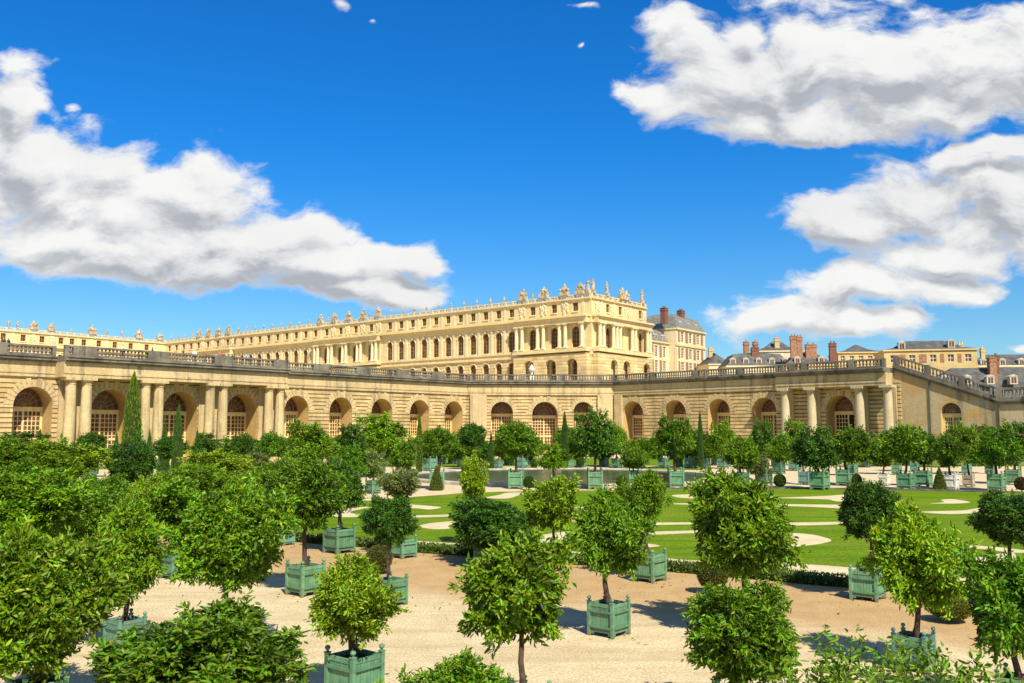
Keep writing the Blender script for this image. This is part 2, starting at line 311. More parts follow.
# ------------------------------------------------------------------ mesh helpers
class MB:
    def __init__(s): s.v, s.f = [], []
    def q(s, *p):
        i = len(s.v); s.v += [tuple(x) for x in p]; s.f.append(tuple(range(i, i + len(p))))
    def box(s, x0, x1, y0, y1, z0, z1):
        i = len(s.v)
        s.v += [(x0,y0,z0),(x1,y0,z0),(x1,y1,z0),(x0,y1,z0),(x0,y0,z1),(x1,y0,z1),(x1,y1,z1),(x0,y1,z1)]
        s.f += [tuple(i + k for k in f) for f in ((0,3,2,1),(4,5,6,7),(0,1,5,4),(1,2,6,5),(2,3,7,6),(3,0,4,7))]
    def hexa(s, b, t):   # bottom four, top four
        i = len(s.v); s.v += [tuple(x) for x in b] + [tuple(x) for x in t]
        s.f += [tuple(i + k for k in f) for f in ((0,3,2,1),(4,5,6,7),(0,1,5,4),(1,2,6,5),(2,3,7,6),(3,0,4,7))]
    def lathe(s, cx, cy, prof, n=12, sq=False):
        i = len(s.v); m = len(prof)
        for r, z in prof:
            for k in range(n):
                a = 2 * math.pi * (k + .5) / n; s.v.append((cx + r * math.cos(a), cy + r * math.sin(a), z))
        for j in range(m - 1):
            for k in range(n):
                k2 = (k + 1) % n; s.f.append((i + j*n + k, i + j*n + k2, i + (j+1)*n + k2, i + (j+1)*n + k))
        s.f.append(tuple(i + k for k in reversed(range(n)))); s.f.append(tuple(i + (m-1)*n + k for k in range(n)))
    def tube(s, pts, rad, n=7):
        i = len(s.v); P = [Vector(p) for p in pts]
        for j, p in enumerate(P):
            d = (P[min(j+1, len(P)-1)] - P[max(j-1, 0)]).normalized()
            a = d.orthogonal().normalized(); b_ = d.cross(a)
            for k in range(n):
                t = 2 * math.pi * k / n; s.v.append(tuple(p + (a * math.cos(t) + b_ * math.sin(t)) * rad[j]))
        for j in range(len(P) - 1):
            for k in range(n):
                k2 = (k + 1) % n; s.f.append((i + j*n + k, i + j*n + k2, i + (j+1)*n + k2, i + (j+1)*n + k))
        s.f.append(tuple(i + k for k in reversed(range(n)))); s.f.append(tuple(i + (len(P)-1)*n + k for k in range(n)))
    def blob(s, c, r, n=8, jit=.12, rnd=random):
        i = len(s.v); m = n // 2 + 1
        for j in range(m + 1):
            th = math.pi * j / m
            for k in range(n):
                a = 2 * math.pi * k / n; q = 1 + rnd.uniform(-jit, jit)
                s.v.append((c[0] + r[0]*q*math.sin(th)*math.cos(a), c[1] + r[1]*q*math.sin(th)*math.sin(a), c[2] + r[2]*q*math.cos(th)))
        for j in range(m):
            for k in range(n):
                k2 = (k + 1) % n; s.f.append((i + (j+1)*n + k, i + (j+1)*n + k2, i + j*n + k2, i + j*n + k))
    def wall(s, x0, x1, z0, z1, ops, y=0., depth=1., seg=12):
        """front face with openings (cx, width, z_bottom, z_spring, arched), reveals running back by depth"""
        cur = x0
        for (cx, w, zb, zs, arch) in sorted(ops):
            a, b = cx - w/2, cx + w/2
            if a > cur: s.q((cur,y,z0),(a,y,z0),(a,y,z1),(cur,y,z1))
            if zb > z0 + 1e-4: s.q((a,y,z0),(b,y,z0),(b,y,zb),(a,y,zb))
            if arch:
                P = [(cx - w/2*math.cos(math.pi*k/seg), zs + w/2*math.sin(math.pi*k/seg)) for k in range(seg+1)]
            else: P = [(a, zs), (b, zs)]
            for (u0, h0), (u1, h1) in zip(P, P[1:]): s.q((u0,y,h0),(u1,y,h1),(u1,y,z1),(u0,y,z1))
            cur = b
        if x1 > cur: s.q((cur,y,z0),(x1,y,z0),(x1,y,z1),(cur,y,z1))
    def reveal(s, op, y, depth, seg=12):
        cx, w, zb, zs, arch = op; a, b = cx - w/2, cx + w/2
        P = [(a, zb)] + ([(cx - w/2*math.cos(math.pi*k/seg), zs + w/2*math.sin(math.pi*k/seg)) for k in range(seg+1)] if arch else [(a, zs), (b, zs)]) + [(b, zb)]
        for (u0, h0), (u1, h1) in zip(P, P[1:]): s.q((u0,y,h0),(u0,y+depth,h0),(u1,y+depth,h1),(u1,y,h1))
        s.q((a,y,zb),(b,y,zb),(b,y+depth,zb),(a,y+depth,zb))
    def mesh(s, name, mat, smooth=False):
        me = bpy.data.meshes.new(name); me.from_pydata(s.v, [], s.f)
        me.materials.append(mat)
        if smooth: me.polygons.foreach_set('use_smooth', [True] * len(me.polygons))
        me.update(); return me
    def build(s, name, mat, parent=None, smooth=False, loc=None): return link(name, s.mesh(name, mat, smooth), parent, loc)
def link(name, me, parent=None, loc=None, scale=None, rotz=0):
    o = bpy.data.objects.new(name, me); C.objects.link(o)
    if parent is not None: o.parent = parent
    if loc is not None: o.location = loc
    if scale is not None: o.scale = scale
    o.rotation_euler[2] = rotz; return o
def tag(o, label, cat, group=None):
    o['label'] = label; o['category'] = cat
    if group: o['group'] = group
    return o
def empty(name, loc, label, cat, group=None, rotz=0):
    o = bpy.data.objects.new(name, None); C.objects.link(o); o.location = loc; o.rotation_euler[2] = rotz
    return tag(o, label, cat, group)
def structure(o): o['kind'] = 'structure'; return o

# ------------------------------------------------------------------ ground, lawns, paths, pond
def sheet(name, pts, z, mat):
    mb = MB(); mb.q(*[(p[0], p[1], z) for p in pts]); return mb
def gpx(pts): return [at_z(x, y, 0) for x, y in pts]
def spline(P, n=6):
    out = []; L = len(P)
    for i in range(L):
        a, b, c, d = P[i-1], P[i], P[(i+1) % L], P[(i+2) % L]
        for k in range(n):
            t = k / n
            out.append(.5*((2*b) + (c-a)*t + (2*a-5*b+4*c-d)*t*t + (-a+3*b-3*c+d)*t**3))
    return out
def flat(name, pts, z, mat, kind='structure'):
    bm = bmesh.new(); vs_ = [bm.verts.new((p[0], p[1], z)) for p in pts]; f = bm.faces.new(vs_)
    if f.normal.z < 0: f.normal_flip()
    bm.normal_update(); bmesh.ops.triangulate(bm, faces=bm.faces[:])
    for f in bm.faces:
        if f.normal.z < 0: f.normal_flip()
    me = bpy.data.meshes.new(name); bm.to_mesh(me); bm.free(); me.materials.append(mat)
    o = link(name, me); o['kind'] = kind; return o
g = MB(); g.lathe(0, 150, [(4000, -.3), (4000, 0.0)], 64); structure(g.build('ground', M['gravel']))
HED = [(230,533.5),(285,540),(357,545.5),(420,551.5),(560,562),(690,572),(800,582),(980,597),(1120,609),(1500,642)]
LAWN = [(262,528),(300,532.5),(350,537),(430,541.5),(560,550.5),(690,560),(800,563.5),(900,571),(980,579),(1130,592),(1500,624),(1500,509),(1130,496.5),(1024,493.5),(900,490.5),(760,488.5),(620,490),(500,491.8),(420,495),(350,499),(300,506),(268,517)]
flat('lawn', gpx(LAWN), .008, M['lawn'])
SCROLLS = [
 [(831.4,540.6),(822.6,537),(810,534.5),(794,533.3),(784,533.6),(788,537),(792,540.5),(786,543),(777,545.3),(777,547),(793,547),(810,545.4),(822,543.6)],
 [(566,519.6),(610,521.6),(648,522.6),(697,522.6),(750,523.2),(845,522.0),(858,523.6),(800,525.6),(740,525),(690,524.6),(650,525.2),(606,524),(566,521.4)],
 [(670,503.8),(720,503),(786,504.3),(846,505),(870,507),(846,508.6),(800,506.6),(740,505),(690,504.8)],
 [(778,498),(800,497),(826,496),(848,494.6),(862,496.4),(850,501.5),(835,501.2),(828,499.6),(806,498.8)],
 [(941,500),(953.6,499.4),(970,502.2),(958,503.6),(930,503.6),(944,502.2)],
 [(920,512),(948,511),(968,510),(987,506.6),(990,510),(973,513.2),(948,514.2)],
 [(945,545.5),(958,544),(976,545.6),(1009,548.5),(1040,553),(1009,552.6),(990,549.8),(958,548)],
 [(950,560),(965,558.8),(988,556),(1010,552.4),(1016,557),(1004,561.4),(975,561.6)],
 [(588,530),(640,532),(665,531.4),(696,530.6),(740,528.6),(742,530.4),(700,533),(676,534),(655,534.8),(630,534.6),(588,532)],
 [(672,495.4),(690,494.4),(700,495),(707,496.4),(696,498.4),(680,497.8)],
 [(332,511),(348,508.2),(374,507.0),(360,509.4),(350,512.0),(356,514.2),(372,515.6),(350,517.4),(332,516)],
 [(405,504.6),(422,505.4),(441,507.4),(430,509.6),(416,508.4),(404,508.6)],
 [(405,516),(430,515.2),(462,514.4),(470,515.6),(440,517.0),(410,517.6)],
 [(419,526),(430,523.4),(446,521.8),(464,520.8),(454,523.4),(448,526.4),(450,528.6),(436,529.4),(424,528)],
 [(360,499.6),(390,496.8),(430,494.4),(465,492.8),(440,495),(400,498),(370,500.6)],
 [(486,497.6),(498,495.2),(508,492.8),(526,493),(518,495.6),(509,498.4),(496,498.6)],
 [(530,538),(546,534.4),(570,531.6),(578,535),(568,541.6),(550,543),(536,541.6)],
 [(548,511.6),(562,508.6),(582,506.8),(588,511),(582,515),(566,515.6),(552,514.6)],
 [(600,541),(640,543),(660,546),(640,547.6),(612,545)],
 [(860,535),(885,534),(900,537),(890,541),(868,540)]]
for i, s_ in enumerate(SCROLLS): flat('gravel_path', spline(gpx(s_)), .012 + .001 * (i % 3), M['scroll'])
# strip of path between lawn and clipped hedge
top = [(262,530),(357,538.6),(430,542.5),(560,552),(690,561),(800,565),(900,572.6),(980,580.2),(1130,593),(1500,625)]
bot = [(1500,636),(1130,603),(980,590),(900,583),(800,575.5),(690,566),(560,557.5),(430,548.5),(357,543.5),(262,535.8)]
flat('border_path', gpx(top + bot), .010, M['scroll'])
# pale walk round the pond and along the far rows
flat('pond_walk', gpx([(300,505.5),(350,498.4),(420,494.4),(500,491.2),(620,489.4),(760,487.9),(900,489.9),(1024,492.8),(1200,498),(1200,470),(1024,467),(850,466.5),(690,466.5),(560,467.5),(400,467.5),(250,475)]), .004, M['walk'])
for P in ([(380,467),(470,466.6),(560,466),(690,465.6),(690,458.5),(560,458),(380,459)], [(845,466.4),(950,466),(1120,467),(1120,459),(845,458.5)], [(610,470),(700,470),(700,467),(610,467)], [(40,470),(250,468),(250,460),(40,460)]):
    flat('far_lawn', gpx(P), .010, M['lawn'])
kb = MB(); kp = gpx([(640,489.9),(760,488.5),(900,490.5),(1024,493.5),(1130,496.5),(1500,509)])
for a, b in zip(kp, kp[1:]):
    n_ = Vector((-(b-a).y, (b-a).x, 0)).normalized() * .5
    kb.hexa([a, b, b+n_, a+n_], [p + Vector((0,0,.16)) for p in (a, b, b+n_, a+n_)])
structure(kb.build('lawn_kerb', M['kerbstone']))
PC = at_z(566, 477.5, 0); PR = 19.5
w_ = MB(); w_.lathe(PC.x, PC.y, [(PR, -.1), (PR, .20)], 72); structure(w_.build('pond_water', M['water']))
rm = MB(); n_ = 72
prof = [(PR-.02, .0), (PR-.02, .28), (PR+.25, .38), (PR+1.0, .38), (PR+1.1, .28), (PR+1.1, 0)]
for j in range(len(prof)-1):
    for k in range(n_):
        a0, a1 = 2*math.pi*k/n_, 2*math.pi*(k+1)/n_; (r0, z0), (r1, z1) = prof[j], prof[j+1]
        rm.q((PC.x+r0*math.cos(a0), PC.y+r0*math.sin(a0), z0), (PC.x+r0*math.cos(a1), PC.y+r0*math.sin(a1), z0), (PC.x+r1*math.cos(a1), PC.y+r1*math.sin(a1), z1), (PC.x+r1*math.cos(a0), PC.y+r1*math.sin(a0), z1))
tag(rm.build('pond_rim', M['rim']), 'pale stone rim of the round pond', 'pond rim')

# ------------------------------------------------------------------ orangery galleries
ZT = 19.6
P0, P1 = at_z(0, 342.5, ZT), at_z(468, 374.2, ZT)
Q0 = at_z(614, 374.6, ZT); Q1 = at_z(893, 359.0, ZT)
def frame(a, b):
    d = (b - a); d.z = 0; L = d.length; d.normalize(); return d, L, math.atan2(d.y, d.x)
def s_on(px, py, o, d):
    r_ = ray(px, py); # solve o + d s parallel to r in plan
    k = r_.x / r_.y
    return (k * o.y - o.x) / (d.x - k * d.y)
Z_ARCH, Z_ENT0, Z_ENT1, Z_COR = 12.9, 14.5, 16.9, 17.9
def column_mesh(h, r, mat='ashlar'):
    mb = MB()
    mb.box(-r*1.4, r*1.4, -r*1.4, r*1.4, 0, .5)
    mb.lathe(0, 0, [(r*1.35,.5),(r*1.38,.75),(r*1.1,.95),(r*1.02,1.05),(r,1.2),(r*.99,h*.4),(r*.86,h-1.15),(r*.95,h-1.1),(r*.95,h-1.0),(r*.87,h-.95),(r*.87,h-.7),(r*1.2,h-.45)], 20)
    mb.box(-r*1.3, r*1.3, -r*1.3, r*1.3, h-.45, h); return mb.mesh('column', M[mat])
def baluster(mb, x, y, z0, h, r, n=6):
    mb.lathe(x, y, [(r*.8,z0),(r*.5,z0+h*.12),(r,z0+h*.35),(r*.45,z0+h*.72),(r*.8,z0+h)], n)
def balustrade(root, x0, x1, y, z0, h, piers, thick=.6, bal=True):
    """piers: list of (centre, half width); panels of balusters between them, each panel a part"""
    prev = x0
    edges = sorted(piers)
    spans = []
    for c, hw in edges:
        a, b = max(x0, c-hw), min(x1, c+hw)
        if b <= a: continue
        pier = MB(); pier.box(a, b, y-thick/2-.06, y+thick/2+.06, z0, z0+h+.03); pier.build('balustrade_pier', M['grey'], root)
        if a - prev > .6: spans.append((prev, a))
        prev = b
    if x1 - prev > .6: spans.append((prev, x1))
    for a, b in spans:
        mb = MB(); mb.box(a, b, y-thick/2, y+thick/2, z0, z0+h*.2); mb.box(a, b, y-thick/2, y+thick/2, z0+h*.82, z0+h)
        n = max(1, int((b-a)/.62))
        for k in range(n): baluster(mb, a+(b-a)*(k+.5)/n, y, z0+h*.2, h*.62, .25)
        mb.build('balustrade_panel', M['grey'], root)
_door = {}
def door(root, op, y, glazed=True, open_leaf=False):
    cx, w, zb, zs, arch = op; key = (round(w, 1), round(zs-zb, 1), open_leaf)
    if key not in _door:
        fr, pn, fl = MB(), MB(), MB(); r = w/2; t = .22; H = zs - zb - .9
        for x in (-r, r-.35): fr.box(x, x+.35, 0, t, 0, H)
        fr.box(-.16, .16, 0, t, 0, H); fr.box(-r, r, -.03, t, H, H+.75)
        fr.box(-r, -.16, .02, t-.02, 0, .9); fr.box(.16, r, .02, t-.02, 0, .9); fr.box(-r, r, .015, t-.03, H*.46, H*.46+.4)
        for sgn in (-1, 1):
            if open_leaf and sgn > 0: continue
            x0, x1 = (.16, r-.35) if sgn > 0 else (-r+.35, -.16)
            for k in range(1, 4): xx = x0+(x1-x0)*k/4; fr.box(xx-.06, xx+.06, .04, t-.05, .9, H)
            nz_ = 10
            for k in range(1, nz_): zz = .9+(H-.9)*k/nz_; fr.box(x0, x1, .045, t-.055, zz-.06, zz+.06)
        pn.q((-r,.13,0),(r,.13,0),(r,.13,H+.7),(-r,.13,H+.7))
        z0 = H+.75; seg = 12; rr = r - .02; zz0 = zs - zb
        # fanlight: dark glass half-disc with radiating bars
        fl.q((-r,.12,z0),(r,.12,z0),*[(rr*math.cos(math.pi*k/seg),.12,zz0+rr*math.sin(math.pi*k/seg)) for k in range(seg+1)])
        bars = MB()
        for k in range(1, 8):
            a = math.pi*k/8; p0, p1 = Vector((0,.07,zz0)), Vector((rr*math.cos(a),.07,zz0+rr*math.sin(a)))
            bars.tube([p0, p1], [.06, .06], 4)
        for q in (.38, .7, .985):
            bars.tube([(rr*q*math.cos(math.pi*k/12),.07,zz0+rr*q*math.sin(math.pi*k/12)) for k in range(13)], [.065]*13, 4)
        _door[key] = (fr.mesh('door', M['ochre']), pn.mesh('pane', M['void'] if open_leaf else M['glass']), fl.mesh('fanlight', M['glass']), bars.mesh('glazing_bars', M['wood']))
    a, b, c, d = _door[key]
    o = link('door', a, root, (cx, y, zb)); link('pane', b, o); f = link('fanlight', c, o); link('glazing_bars', d, o); return o
def gallery(name, label, o, d, L, ang, x0, x1, arches, width, portico=None, cols=(), piers=(), wallmat='rustic', y_port=-2.6, arch_w=None, door_w=None, open_at=None, col_mat='ashlar'):
    root = empty(name, (o.x, o.y, 0), label, 'building', 'orangery buildings', ang)
    ops = []
    for i, a in enumerate(arches):
        w = arch_w[i] if arch_w else width
        ops.append((a, w, .35, Z_ARCH - w/2, True))
    wl = MB(); wl.wall(x0, x1, 0, Z_ENT0, ops, 0, 2.2); wl.build('wall', M[wallmat], root)
    D = 4.0
    for op in ops:
        rv = MB(); rv.reveal(op, 0, D, 14); rv.build('arch_reveal', M['reveal'], root)
    # voussoirs, slightly proud of the wall
    for (cx, w, zb, zs, _) in ops:
        vo_ = MB(); r0 = w/2; n = 15
        for k in range(n):
            a0, a1 = math.pi*(k+.08)/n, math.pi*(k+.92)/n; r1 = r0*(1.36 if k % 2 else 1.48)
            pts = [(cx+r_*math.cos(a), zs+r_*math.sin(a)) for r_, a in ((r0,a0),(r1,a0),(r1,a1),(r0,a1))]
            if max(p[1] for p in pts) > Z_ENT0-.1: pts = [(x, min(z, Z_ENT0-.1)) for x, z in pts]
            vo_.hexa([(x,-.07,z) for x, z in pts], [(x,.1,z) for x, z in pts])
        vo_.build('voussoirs', M['ashlar'], root)
    for i, op in enumerate(ops): door(root, op, D-.25, open_leaf=(open_at == i))
    # entablature and cornice over the whole front, stepping forward over the portico
    ent, cor = MB(), MB()
    def band(a, b, y):
        ent.box(a, b, y, 3, Z_ENT0, Z_ENT0+.55); ent.box(a, b, y-.12, 3, Z_ENT0+.552, Z_ENT0+.9); ent.box(a, b, y+.05, 3, Z_ENT0+.902, Z_ENT1)
        cor.box(a, b, y-.3, 3, Z_ENT1+.002, Z_ENT1+.3); cor.box(a, b, y-.75, 3, Z_ENT1+.302, Z_ENT1+.75); cor.box(a, b, y-.95, 3, Z_ENT1+.752, Z_COR)
    if portico:
        pa, pb = portico; band(x0, pa, -.25); band(pa+.003, pb-.003, y_port-.95); band(pb, x1, -.25)
    else: band(x0, x1, -.25)
    ent.build('entablature', M['ashlar'], root); cor.build('cornice', M['grey'], root)
    if cols:
        cm = column_mesh(Z_ENT0-.5, .92, col_mat)
        st = MB(); st.box(portico[0]-.6, portico[1]+.6, y_port-2.0, 0, 0, .5); st.build('plinth', M['ashlar'], root)
        for c in cols: link('column', cm, root, (c, y_port, .5))
        for c in cols: pil = MB(); pil.box(c-.8, c+.8, -.35, .1, .35, Z_ENT0-.02); pil.build('pilaster', M['ashlar'], root)
    if portico:
        pa, pb = portico
        for (a, b, yb) in ((x0, pa, -.2), (pa, pb, y_port-.9), (pb, x1, -.2)):
            pp = [(c, h) for c, h in piers if a-h < c < b+h] + [(a, .55), (b, .55)]
            if b - a > 1: balustrade(root, a, b, yb+.2, Z_COR, ZT-Z_COR, pp)
    else: balustrade(root, x0, x1, 0, Z_COR, ZT-Z_COR, list(piers) + [(x0, .7), (x1, .7)])
    bk = MB(); bk.box(x0, x1, 4.2, 4.6, 0, Z_COR-.4); bk.build('rear_wall', M['ashlar'], root)
    return root
# main gallery (left)
d, L, ang = frame(P0, P1); o = P1.copy(); o.z = 0; dM = d
SM = lambda x, y=415: s_on(x, y, o, d)
e_px = [(12.5,52),(91,129),(163,197),(226.5,257),(284.4,308.5),(329.3,352.2),(371.2,392.3),(409.8,429.1),(444.8,462.6)]
arches = [(SM(a)+SM(b))/2 for a, b in e_px]; widM = [SM(b)-SM(a) for a, b in e_px]
arches = [2*arches[0]-arches[1]] + arches; widM = widM[:1] + widM; print('widths', [round(w, 2) for w in widM], [round(w,1) for w in arches])
oP = o + Vector((-d.y, d.x, 0))*-2.6
cols = [s_on(x, 415, oP, d) for x in (69.5, 85.6, 144.5, 158, 209.5, 222.5, 268.5, 279.5)]
piersM = []
for i in range(10):
    piersM.append(((arches[i]+arches[i-1])/2 if i else arches[0]-6, 1.9))
gm = gallery('orangery_gallery', 'long rusticated stone orangery gallery on the left with paired columns and arched doors', o, d, L, ang, SM(-150), 0, arches, 5.2, (s_on(61, 380, oP, d), s_on(285, 380, oP, d)), cols, piersM, arch_w=widM)
gm_ang = ang
# canted corner
d, L, ang = frame(P1, Q0); o = P1.copy(); o.z = 0
SC = lambda x, y=420: s_on(x, y, o, d)
gc = gallery('corner_pavilion', 'canted corner of the orangery with three arches under the palace end', o, d, L, ang, 0, L, [SC(502), SC(545), SC(583.5)], 5.0, piers=[(SC(487), .8), (SC(523), .6), (SC(563), .6), (SC(600), .6)], arch_w=[SC(513)-SC(491), SC(557.5)-SC(532), SC(593.5)-SC(574)])
for a_, b_ in ((.5, 4.6), (L-4.2, L-.5)): pl = MB(); pl.box(a_, b_, -.7, .1, 0, Z_ENT0-.02); pl.build('pilaster', M['ashlar'], gc)
# side gallery (right)
d, L, ang = frame(Q0, Q1); o = Q0.copy(); o.z = 0; dS = d
SS = lambda x, y=415: s_on(x, y, o, d)
LS = SS(894)
oP = o + Vector((-d.y, d.x, 0))*-2.2
cols = [s_on(x, 415, oP, d) for x in (785.5, 812, 860, 888.5)]
e_px = [(622.7,643.3),(664,686),(708,730),(752.5,776.5),(826,854)]
arches = [(SS(a)+SS(b))/2 for a, b in e_px]; widS = [SS(b)-SS(a) for a, b in e_px]; print('widths', widS)
gs = gallery('side_gallery', 'right hand orangery gallery with four single columns before an open door', o, d, L, ang, 0, LS, arches, 5.2, (s_on(778, 385, oP, d), LS), cols, [((a+b)/2, .7) for a, b in zip(arches, arches[1:])] + [(SS(812.5), .6), (SS(860), .6)], open_at=4, col_mat='sidecol', y_port=-2.2, arch_w=widS)
pl = MB(); pl.box(.3, 2.6, -.5, .1, 0, Z_ENT0-.02); pl.build('pilaster', M['ashlar'], gs)
# stair wall beyond, with raking balustrade
oS = o + dS * (LS + .02)
XS = lambda x, y=420: s_on(x, y, oS, dS)
st = empty('stair_wall', (oS.x, oS.y, 0), 'stained sloping stair wall with raking balustrade at right of the gallery', 'stair wall', None, ang)
xl = XS(998, 395); xe = xl + 80
zl = 6 + (430-404.5) * (oS + dS*xl).y / F; z_hi = Z_COR - .4
dop = (XS(950), 3.6, .4, 9.2, True)
zz = lambda x: z_hi + (zl - z_hi) * min(1, max(0, x / xl))
wl = MB(); a, b = dop[0]-dop[1]/2, dop[0]+dop[1]/2; P = [(dop[0]-dop[1]/2*math.cos(math.pi*k/12), dop[3]+dop[1]/2*math.sin(math.pi*k/12)) for k in range(13)]
wl.q((0,.6,0),(a,.6,0),(a,.6,zz(a)),(0,.6,zz(0)))
for (u0, h0), (u1, h1) in zip(P, P[1:]): wl.q((u0,.6,h0),(u1,.6,h1),(u1,.6,zz(u1)),(u0,.6,zz(u0)))
wl.q((a,.6,0),(b,.6,0),(b,.6,.4),(a,.6,.4))
wl.q((b,.6,0),(xl,.6,0),(xl,.6,zz(xl)),(b,.6,zz(b))); wl.q((xl,.6,0),(xe,.6,0),(xe,.6,zl),(xl,.6,zl))
wl.box(0, xe, 9.6, 10, 0, zl-.3); wl.build('wall', M['render'], st)
q_ = MB(); 
q_.box(0, 1.2, .35, .62, 0, 15.4); q_.build('quoin', M['rustic'], st)
rv = MB(); rv.reveal(dop, .6, 1.4); rv.build('arch_reveal', M['reveal'], st); door(st, dop, 1.6)
co_ = MB(); rk = MB(); tr = MB()
def slab(mb, xa, xb, ya, yb, off0, off1):
    mb.hexa([(xa,ya,zz(xa)+off0),(xb,ya,zz(xb)+off0),(xb,yb,zz(xb)+off0),(xa,yb,zz(xa)+off0)], [(xa,ya,zz(xa)+off1),(xb,ya,zz(xb)+off1),(xb,yb,zz(xb)+off1),(xa,yb,zz(xa)+off1)])
for xa, xb in ((0, xl), (xl+.01, xe)):
    slab(co_, xa, xb, .2, 1.6, .005, .5); slab(co_, xa, xb, .0, 1.6, .503, .85)
    slab(rk, xa, xb, .3, .95, .853, 1.3); slab(rk, xa, xb, .28, .97, 2.55, 2.95)
    n = int((xb-xa)/.62)
    for k in range(n):
        x = xa+(xb-xa)*(k+.5)/n; baluster(rk, x, .62, zz(x)+1.3, 1.25, .2)
for x in [.6, xl*.34, xl*.67, xl] + [xl+7*k for k in range(1, 12)]:
    rk.box(x-.5, x+.5, .24, 1.0, zz(x)+.6, zz(x)+3.05)
co_.build('cornice', M['grey'], st); rk.build('raking_balustrade', M['grey'], st)
slab(tr, 0, xl, 1.62, 9.5, .2, .6); slab(tr, xl+.01, xe, 1.62, 9.5, .2, .6); tr.build('stair_flight', M['grey'], st)
for x in (XS(929.5), XS(998.5)):
    pp = MB(); pp.tube([(x, .45, 0), (x, .45, zz(x))], [.11, .11], 8); pp.build('downpipe', M['lead'], st)

# terrace behind the balustrades
A0 = P1 + (P1-P0).normalized() * -150; 
def off(p, dv, k): return Vector((p.x - dv.y*k, p.y + dv.x*k, 0))
T = [off(A0, dM, 3.05), off(P1, dM, 3.05), off(Q0, dS, 3.05), off(Q0 + dS*LS, dS, 3.05), (Q0 + dS*(LS-4)) * 3.6, Vector((-500, 620, 0))]
flat('terrace', T, Z_COR+.2, M['walk'])

# ------------------------------------------------------------------ palace
ZP0, ZL0, ZL1, ZF1, ZA0, ZA1, ZB = 17.5, 30.4, 32.4, 41.0, 43.9, 49.2, 50.7
PT = at_z(591, 292.6, ZB); PE = at_y(187, 338, 1); 
uN = Vector((-.783, .623, 0)); uE = Vector((.623, .783, 0))
PC0 = Vector((PT.x, PT.y, 0))
tN = lambda px, py=335: s_on(px, py, PC0, uN)
tE = lambda px, py=335: s_on(px, py, PC0, uE)
def statue_mesh(kind):
    rnd = random.Random(kind); mb = MB()
    if kind < 3:   # standing draped figure
        mb.box(-.45,.45,-.45,.45,0,.7); mb.lathe(0,0,[(.42,.7),(.38,1.2),(.30,1.9),(.36,2.35),(.40,2.55),(.16,2.72),(.13,2.8)],8)
        mb.blob((0.02,0,3.0),(.2,.2,.25),8,.05,rnd); sg = 1 if kind % 2 else -1
        mb.tube([(.33*sg,0,2.5),(.55*sg,-.1,2.15),(.45*sg,-.35,2.3+.3*kind)],[.12,.1,.07],6); mb.tube([(-.33*sg,0,2.5),(-.5*sg,-.05,2.0),(-.3*sg,-.25,1.7)],[.12,.1,.07],6)
    elif kind < 6:  # trophy of arms
        mb.box(-1.2,1.2,-.6,.6,0,1.0); mb.blob((rnd.uniform(-.3,.3),0,1.7),(.75,.5,.8),8,.2,rnd); mb.blob((rnd.uniform(-.3,.3),0,2.55),(.34,.34,.42),8,.15,rnd)
        for k in range(8):
            a = math.pi*(k+.5)/8+rnd.uniform(-.2,.2); q = rnd.uniform(.8,1.5); mb.tube([(0,rnd.uniform(-.3,.3),1.3),(q*1.05*math.cos(a),rnd.uniform(-.3,.3),1.4+q*.9*math.sin(a))],[.15,.08],5)
        for k in range(9): mb.blob((rnd.uniform(-1.1,1.1),rnd.uniform(-.4,.2),1.1+rnd.random()*.8),(.38,.3,.32),6,.25,rnd)
    else:           # flaming urn
        mb.box(-.3,.3,-.3,.3,0,.4); mb.lathe(0,0,[(.15,.4),(.2,.55),(.5,1.1),(.45,1.4),(.25,1.5),(.4,1.65)],10); mb.lathe(0,0,[(.3,1.65),(.32,1.9),(.15,2.3),(.03,2.7)],8)
    return mb.mesh(('statue','statue','statue','trophy','trophy','trophy','urn')[kind], M['bronze'], False)
STAT = [statue_mesh(k) for k in range(7)]
def relief_mesh(w, h):
    rnd = random.Random(3); mb = MB()
    for k in range(14): mb.blob((rnd.uniform(-.42,.42)*w, -.12, h*(.12+.76*rnd.random())), (.12*w, .22, .1*h+.15), 6, .25, rnd)
    for k in range(5): mb.tube([(-.4*w,-.1,h*rnd.uniform(.1,.5)),(.4*w,-.1,h*rnd.uniform(.5,.95))][:: 1 if k % 2 else -1], [.12,.1], 5)
    return mb.mesh('relief', M['pwhite'])
REL = relief_mesh(3.2, 4.4)
_win = {}
